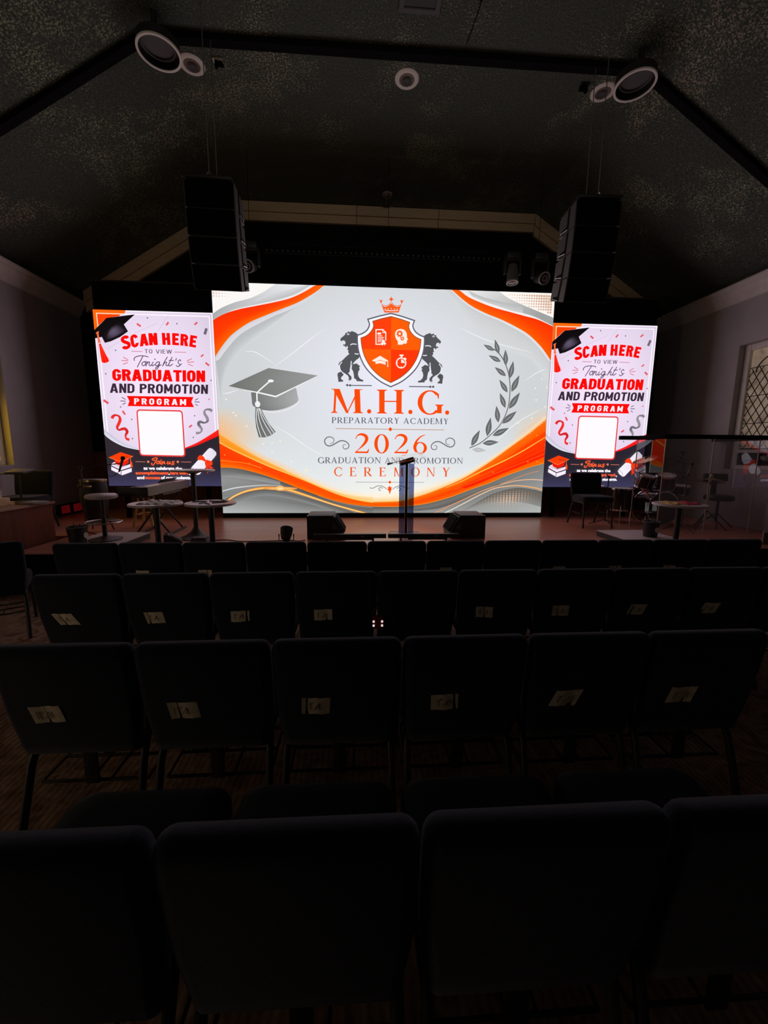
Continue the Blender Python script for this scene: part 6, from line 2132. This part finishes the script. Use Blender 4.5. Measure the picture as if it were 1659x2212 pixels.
for k in range(13):
    a = 2 * math.pi * k / 12
    r = 0.055 + 0.018 * math.cos(3 * a)
    vs.append((r * 0.7 * math.cos(a), r * math.sin(a), 0.15 + 0.02 * math.sin(2 * a + 1)))
for k in range(13):
    a = 2 * math.pi * k / 12
    vs.append((0.012 * math.cos(a) + 0.01, 0.02 * math.sin(a), 0.195 + 0.01 * math.cos(a)))
for j in range(2):
    for k in range(12):
        fs.append((j * 13 + k, j * 13 + k + 1, (j + 1) * 13 + k + 1, (j + 1) * 13 + k))
s.add(vs, fs)
s.build('tissue', 'tissue', t, angle=30)
t = thing('tablet_stand', 'tablet lying flat on top of a slim black stand behind the tissue box', 'tablet stand', (-4.29, 5.32, DZ))
Shape().tube([(0, 0, 0.012), (0, 0, 0.37)], 0.011, 10).build('pole', 'frame', t)
Shape().lathe([(0.075, 0.0), (0.075, 0.008), (0.02, 0.016)], n=28).build('base', 'frame', t)
Shape().box((0, 0.0, 0.385), (0.27, 0.20, 0.014), 0.004, Matrix.Rotation(R(12), 3, 'X')).build('tray', 'soft_black', t)
Shape().box((0.01, 0.0, 0.400), (0.24, 0.17, 0.010), 0.003, Matrix.Rotation(R(12), 3, 'X')).build('tablet', 'grey', t)
t = thing('paper_tray', 'low grey tray at the stage end of the red brown desk', 'tray', (-4.06, 5.18, DZ), R(-10))
Shape().box((0, 0, 0.014), (0.26, 0.20, 0.028), 0.005).build('body', 'grey', t)
Shape().box((-0.10, 0, 0.033), (0.06, 0.18, 0.012), 0.003).build('clip', 'soft_black', t)

# ------------------------------------------------------------------ right side of the stage
mic_stand('thin microphone stand right of the chair on the stage', 4.06, 6.25, STAGE_Z, 0.80, (-0.06, -0.02, 0.05), False)
t = thing('drum_shield', 'clear acrylic drum shield with a dark top rail at the right of the stage', 'screen', (5.2, 5.5, STAGE_Z))
SHH = 1.39
leaf = [((-0.83, 0.58), (-0.83, 0.0)), ((-0.83, 0.0), (-0.12, -0.02)), ((-0.12, -0.02), (0.60, 0.0)), ((0.60, 0.0), (0.955, 0.10)), ((0.955, 0.10), (0.955, 1.15))]
for (ax_, ay), (bx, by) in leaf:
    a, b = Vector((ax_, ay, 0)), Vector((bx, by, 0))
    L = (b - a).length - 0.012
    c = (a + b) / 2
    ang = math.atan2(by - ay, bx - ax_)
    p = Shape().box((c.x, c.y, SHH / 2), (L, 0.008, SHH), 0.0, Matrix.Rotation(ang, 3, 'Z')).build('acrylic_panel', 'shield', t)
for x, y in ((-0.83, 0.58), (-0.83, 0.0), (-0.12, -0.02), (0.60, 0.0), (0.955, 0.10)):
    Shape().tube([(x, y, 0), (x, y, SHH)], 0.0075, 8).build('hinge_post', 'acrylic_edge', t)
s = Shape()
tops = [(-1.10, 0.60), (-0.83, 0.58), (-0.83, 0.0), (-0.12, -0.02), (0.60, 0.0), (0.955, 0.10), (0.955, 1.15)]
for a, b in zip(tops, tops[1:]):
    a, b = Vector((*a, 0)), Vector((*b, 0))
    s.box(((a.x + b.x) / 2, (a.y + b.y) / 2, SHH + 0.030), ((b - a).length + 0.03, 0.07, 0.060), 0.004, Matrix.Rotation(math.atan2(b.y - a.y, b.x - a.x), 3, 'Z'))
s.build('top_rail', 'black', t)

DKX, DKY = 4.98, 6.30
t = thing('drum_kit', 'drum kit with dark shells and chrome hoops behind the clear shield', 'drum kit', (DKX, DKY, STAGE_Z))
RX = Matrix.Rotation(R(90), 3, 'X')


def drum(name, c, r, h, rot, m='drum'):
    d = Shape().lathe([(r, -h / 2), (r, h / 2)], c=c, n=40, rot=rot).build(name, m, t)
    for e in (-1, 1):
        Shape().ring([(r + 0.012, e * h / 2 - 0.012), (r + 0.012, e * h / 2 + 0.012), (r - 0.006, e * h / 2 + 0.012), (r - 0.006, e * h / 2 - 0.012)], c=c, n=40, rot=rot).build('hoop', 'chrome', d)
    Shape().lathe([(r - 0.007, h / 2 + 0.002), (0, h / 2 + 0.003)], c=c, n=32, rot=rot).build('head', 'drum_head' if name != 'bass_drum' else 'dark_grey', d)
    s = Shape()
    for k in range(6):
        a = R(60 * k + 15)
        p = Vector((math.cos(a) * (r + 0.008), math.sin(a) * (r + 0.008), 0))
        s.tube([Vector(c) + (rot @ Vector((p.x, p.y, -h / 2))), Vector(c) + (rot @ Vector((p.x, p.y, h / 2)))], 0.0045, 6)
    s.build('tension_rods', 'chrome', d)
    return d


drum('bass_drum', (0.0, 0.05, 0.29), 0.27, 0.36, RX)
tilt = Matrix.Rotation(R(16), 3, 'X')
drum('tom', (-0.24, 0.02, 0.72), 0.125, 0.20, tilt @ Matrix.Rotation(R(6), 3, 'Y'))
drum('tom', (0.09, 0.0, 0.72), 0.140, 0.22, tilt @ Matrix.Rotation(R(-6), 3, 'Y'))
drum('snare_drum', (0.42, 0.10, 0.58), 0.165, 0.13, Matrix.Rotation(R(4), 3, 'X'))
drum('floor_tom', (-0.46, 0.28, 0.40), 0.19, 0.36, Matrix.Identity(3))
s = Shape()
for x, z0 in ((-0.16, 0.56), (0.05, 0.56)):
    s.tube([(x, 0.05, z0 - 0.04), (x * 1.2, 0.04, 0.70)], 0.012, 8)
for a in (0, 120, 240):
    s.tube([(0.42, 0.10, 0.30), (0.42 + 0.2 * math.cos(R(a)), 0.10 + 0.2 * math.sin(R(a)), 0.008)], 0.008, 8)
    s.tube([(-0.46 + 0.2 * math.cos(R(a)), 0.28 + 0.2 * math.sin(R(a)), 0.30), (-0.46 + 0.2 * math.cos(R(a)), 0.28 + 0.2 * math.sin(R(a)), 0.0)], 0.007, 8)
s.tube([(0.42, 0.10, 0.28), (0.42, 0.10, 0.52)], 0.011, 8)
for sx in (-1, 1):
    s.tube([(sx * 0.24, -0.08, 0.16), (sx * 0.33, -0.16, 0.005)], 0.008, 8)
s.tube([(-0.02, 0.36, 0.40), (-0.02, 0.36, 1.10)], 0.009, 8)
for a in (90, 210, 330):
    s.tube([(-0.02, 0.36, 0.42), (-0.02 + 0.2 * math.cos(R(a)), 0.36 + 0.2 * math.sin(R(a)), 0.008)], 0.008, 8)
s.build('stand_hardware', 'steel', t)
Shape().lathe([(0.20, 0.0), (0.12, 0.014), (0.04, 0.024), (0.03, 0.042), (0.012, 0.05), (0.012, 0.046), (0.03, 0.036), (0.04, 0.02), (0.20, -0.003)], c=(-0.02, 0.36, 1.08), n=40, rot=Matrix.Rotation(R(-22), 3, 'Y')).build('crash_cymbal', 'cymbal', t)


def cymbal_stand(label, x, y, h, r, tiltd, hat=False):
    t = thing('cymbal_stand', label, 'cymbal', (x, y, STAGE_Z))
    for a in (80, 200, 320):
        Shape().tube([(0, 0, 0.30), (0.26 * math.cos(R(a)), 0.26 * math.sin(R(a)), 0.009)], 0.009, 8).build('leg', 'frame', t)
    Shape().tube([(0, 0, 0.10), (0, 0, h + 0.05)], 0.009, 10).build('pole', 'steel', t)
    rot = Matrix.Rotation(R(tiltd), 3, 'Y')
    Shape().lathe([(r, 0.0), (r * 0.6, 0.014), (r * 0.2, 0.024), (r * 0.16, 0.042), (0.012, 0.05), (0.012, 0.047), (r * 0.16, 0.038), (r * 0.2, 0.02), (r, -0.003)], c=(0, 0, h - 0.02), n=44, rot=rot).build('cymbal', 'cymbal', t)
    if hat:
        Shape().lathe([(r, 0.0), (r * 0.6, -0.014), (r * 0.2, -0.024), (0.012, -0.045), (0.012, -0.048), (r * 0.2, -0.028), (r, -0.003)], c=(0, 0, h - 0.045), n=44, rot=rot).build('lower_cymbal', 'cymbal', t)
    Shape().lathe([(0.0, 0.03), (0.02, 0.035), (0.022, 0.05), (0.012, 0.065), (0.0, 0.068)], c=(0, 0, h), n=16).build('wing_nut', 'chrome', t)


cymbal_stand('pair of hi-hat cymbals on a tripod stand in front of the drum throne', 5.46, 5.86, 0.80, 0.20, 4, True)
t = thing('drum_throne', 'black drum throne with backrest at the right end of the drum kit', 'stool', (5.78, 6.02, STAGE_Z), R(-20))
s = Shape()
s.loft([rrect(w, d, 0.10, 0, z, 6) for z, w, d in ((0.44, 0.30, 0.28), (0.455, 0.35, 0.33), (0.50, 0.36, 0.34), (0.525, 0.33, 0.31), (0.535, 0.26, 0.24))])
s.build('seat', 'soft_black', t, angle=60)
Shape().box((0.0, 0.19, 0.80), (0.34, 0.06, 0.13), 0.025, Matrix.Rotation(R(-8), 3, 'X'), seg=4).build('backrest', 'soft_black', t)
Shape().box((-0.02, 0.19, 0.63), (0.10, 0.04, 0.30), 0.01).build('back_support', 'soft_black', t)
Shape().tube([(0, 0, 0.10), (0, 0, 0.45)], 0.018, 12).build('post', 'frame', t)
for a in (10, 130, 250):
    Shape().tube([(0, 0, 0.24), (0.25 * math.cos(R(a)), 0.25 * math.sin(R(a)), 0.009)], 0.010, 8).build('leg', 'frame', t)
mic_stand('microphone on a boom stand over the drum kit', 5.72, 6.72, STAGE_Z, 0.98, (-0.12, -0.05, 0.16))
mic_stand('low microphone stand between the hi-hat cymbals and the shield', 4.98, 5.76, STAGE_Z, 0.86, (0.10, 0.08, 0.10))
t = thing('framed_card', 'small framed card standing on the stage edge at far right', 'sign', (5.37, 4.80, STAGE_Z))
Shape().box((0, 0, 0.09), (0.16, 0.012, 0.18), 0.004).build('frame', 'acrylic_edge', t)
Shape().box((0, -0.008, 0.09), (0.13, 0.004, 0.15)).build('card', 'dark_grey', t)
Shape().box((0, 0.03, 0.01), (0.12, 0.07, 0.012), 0.003).build('foot', 'frame', t)
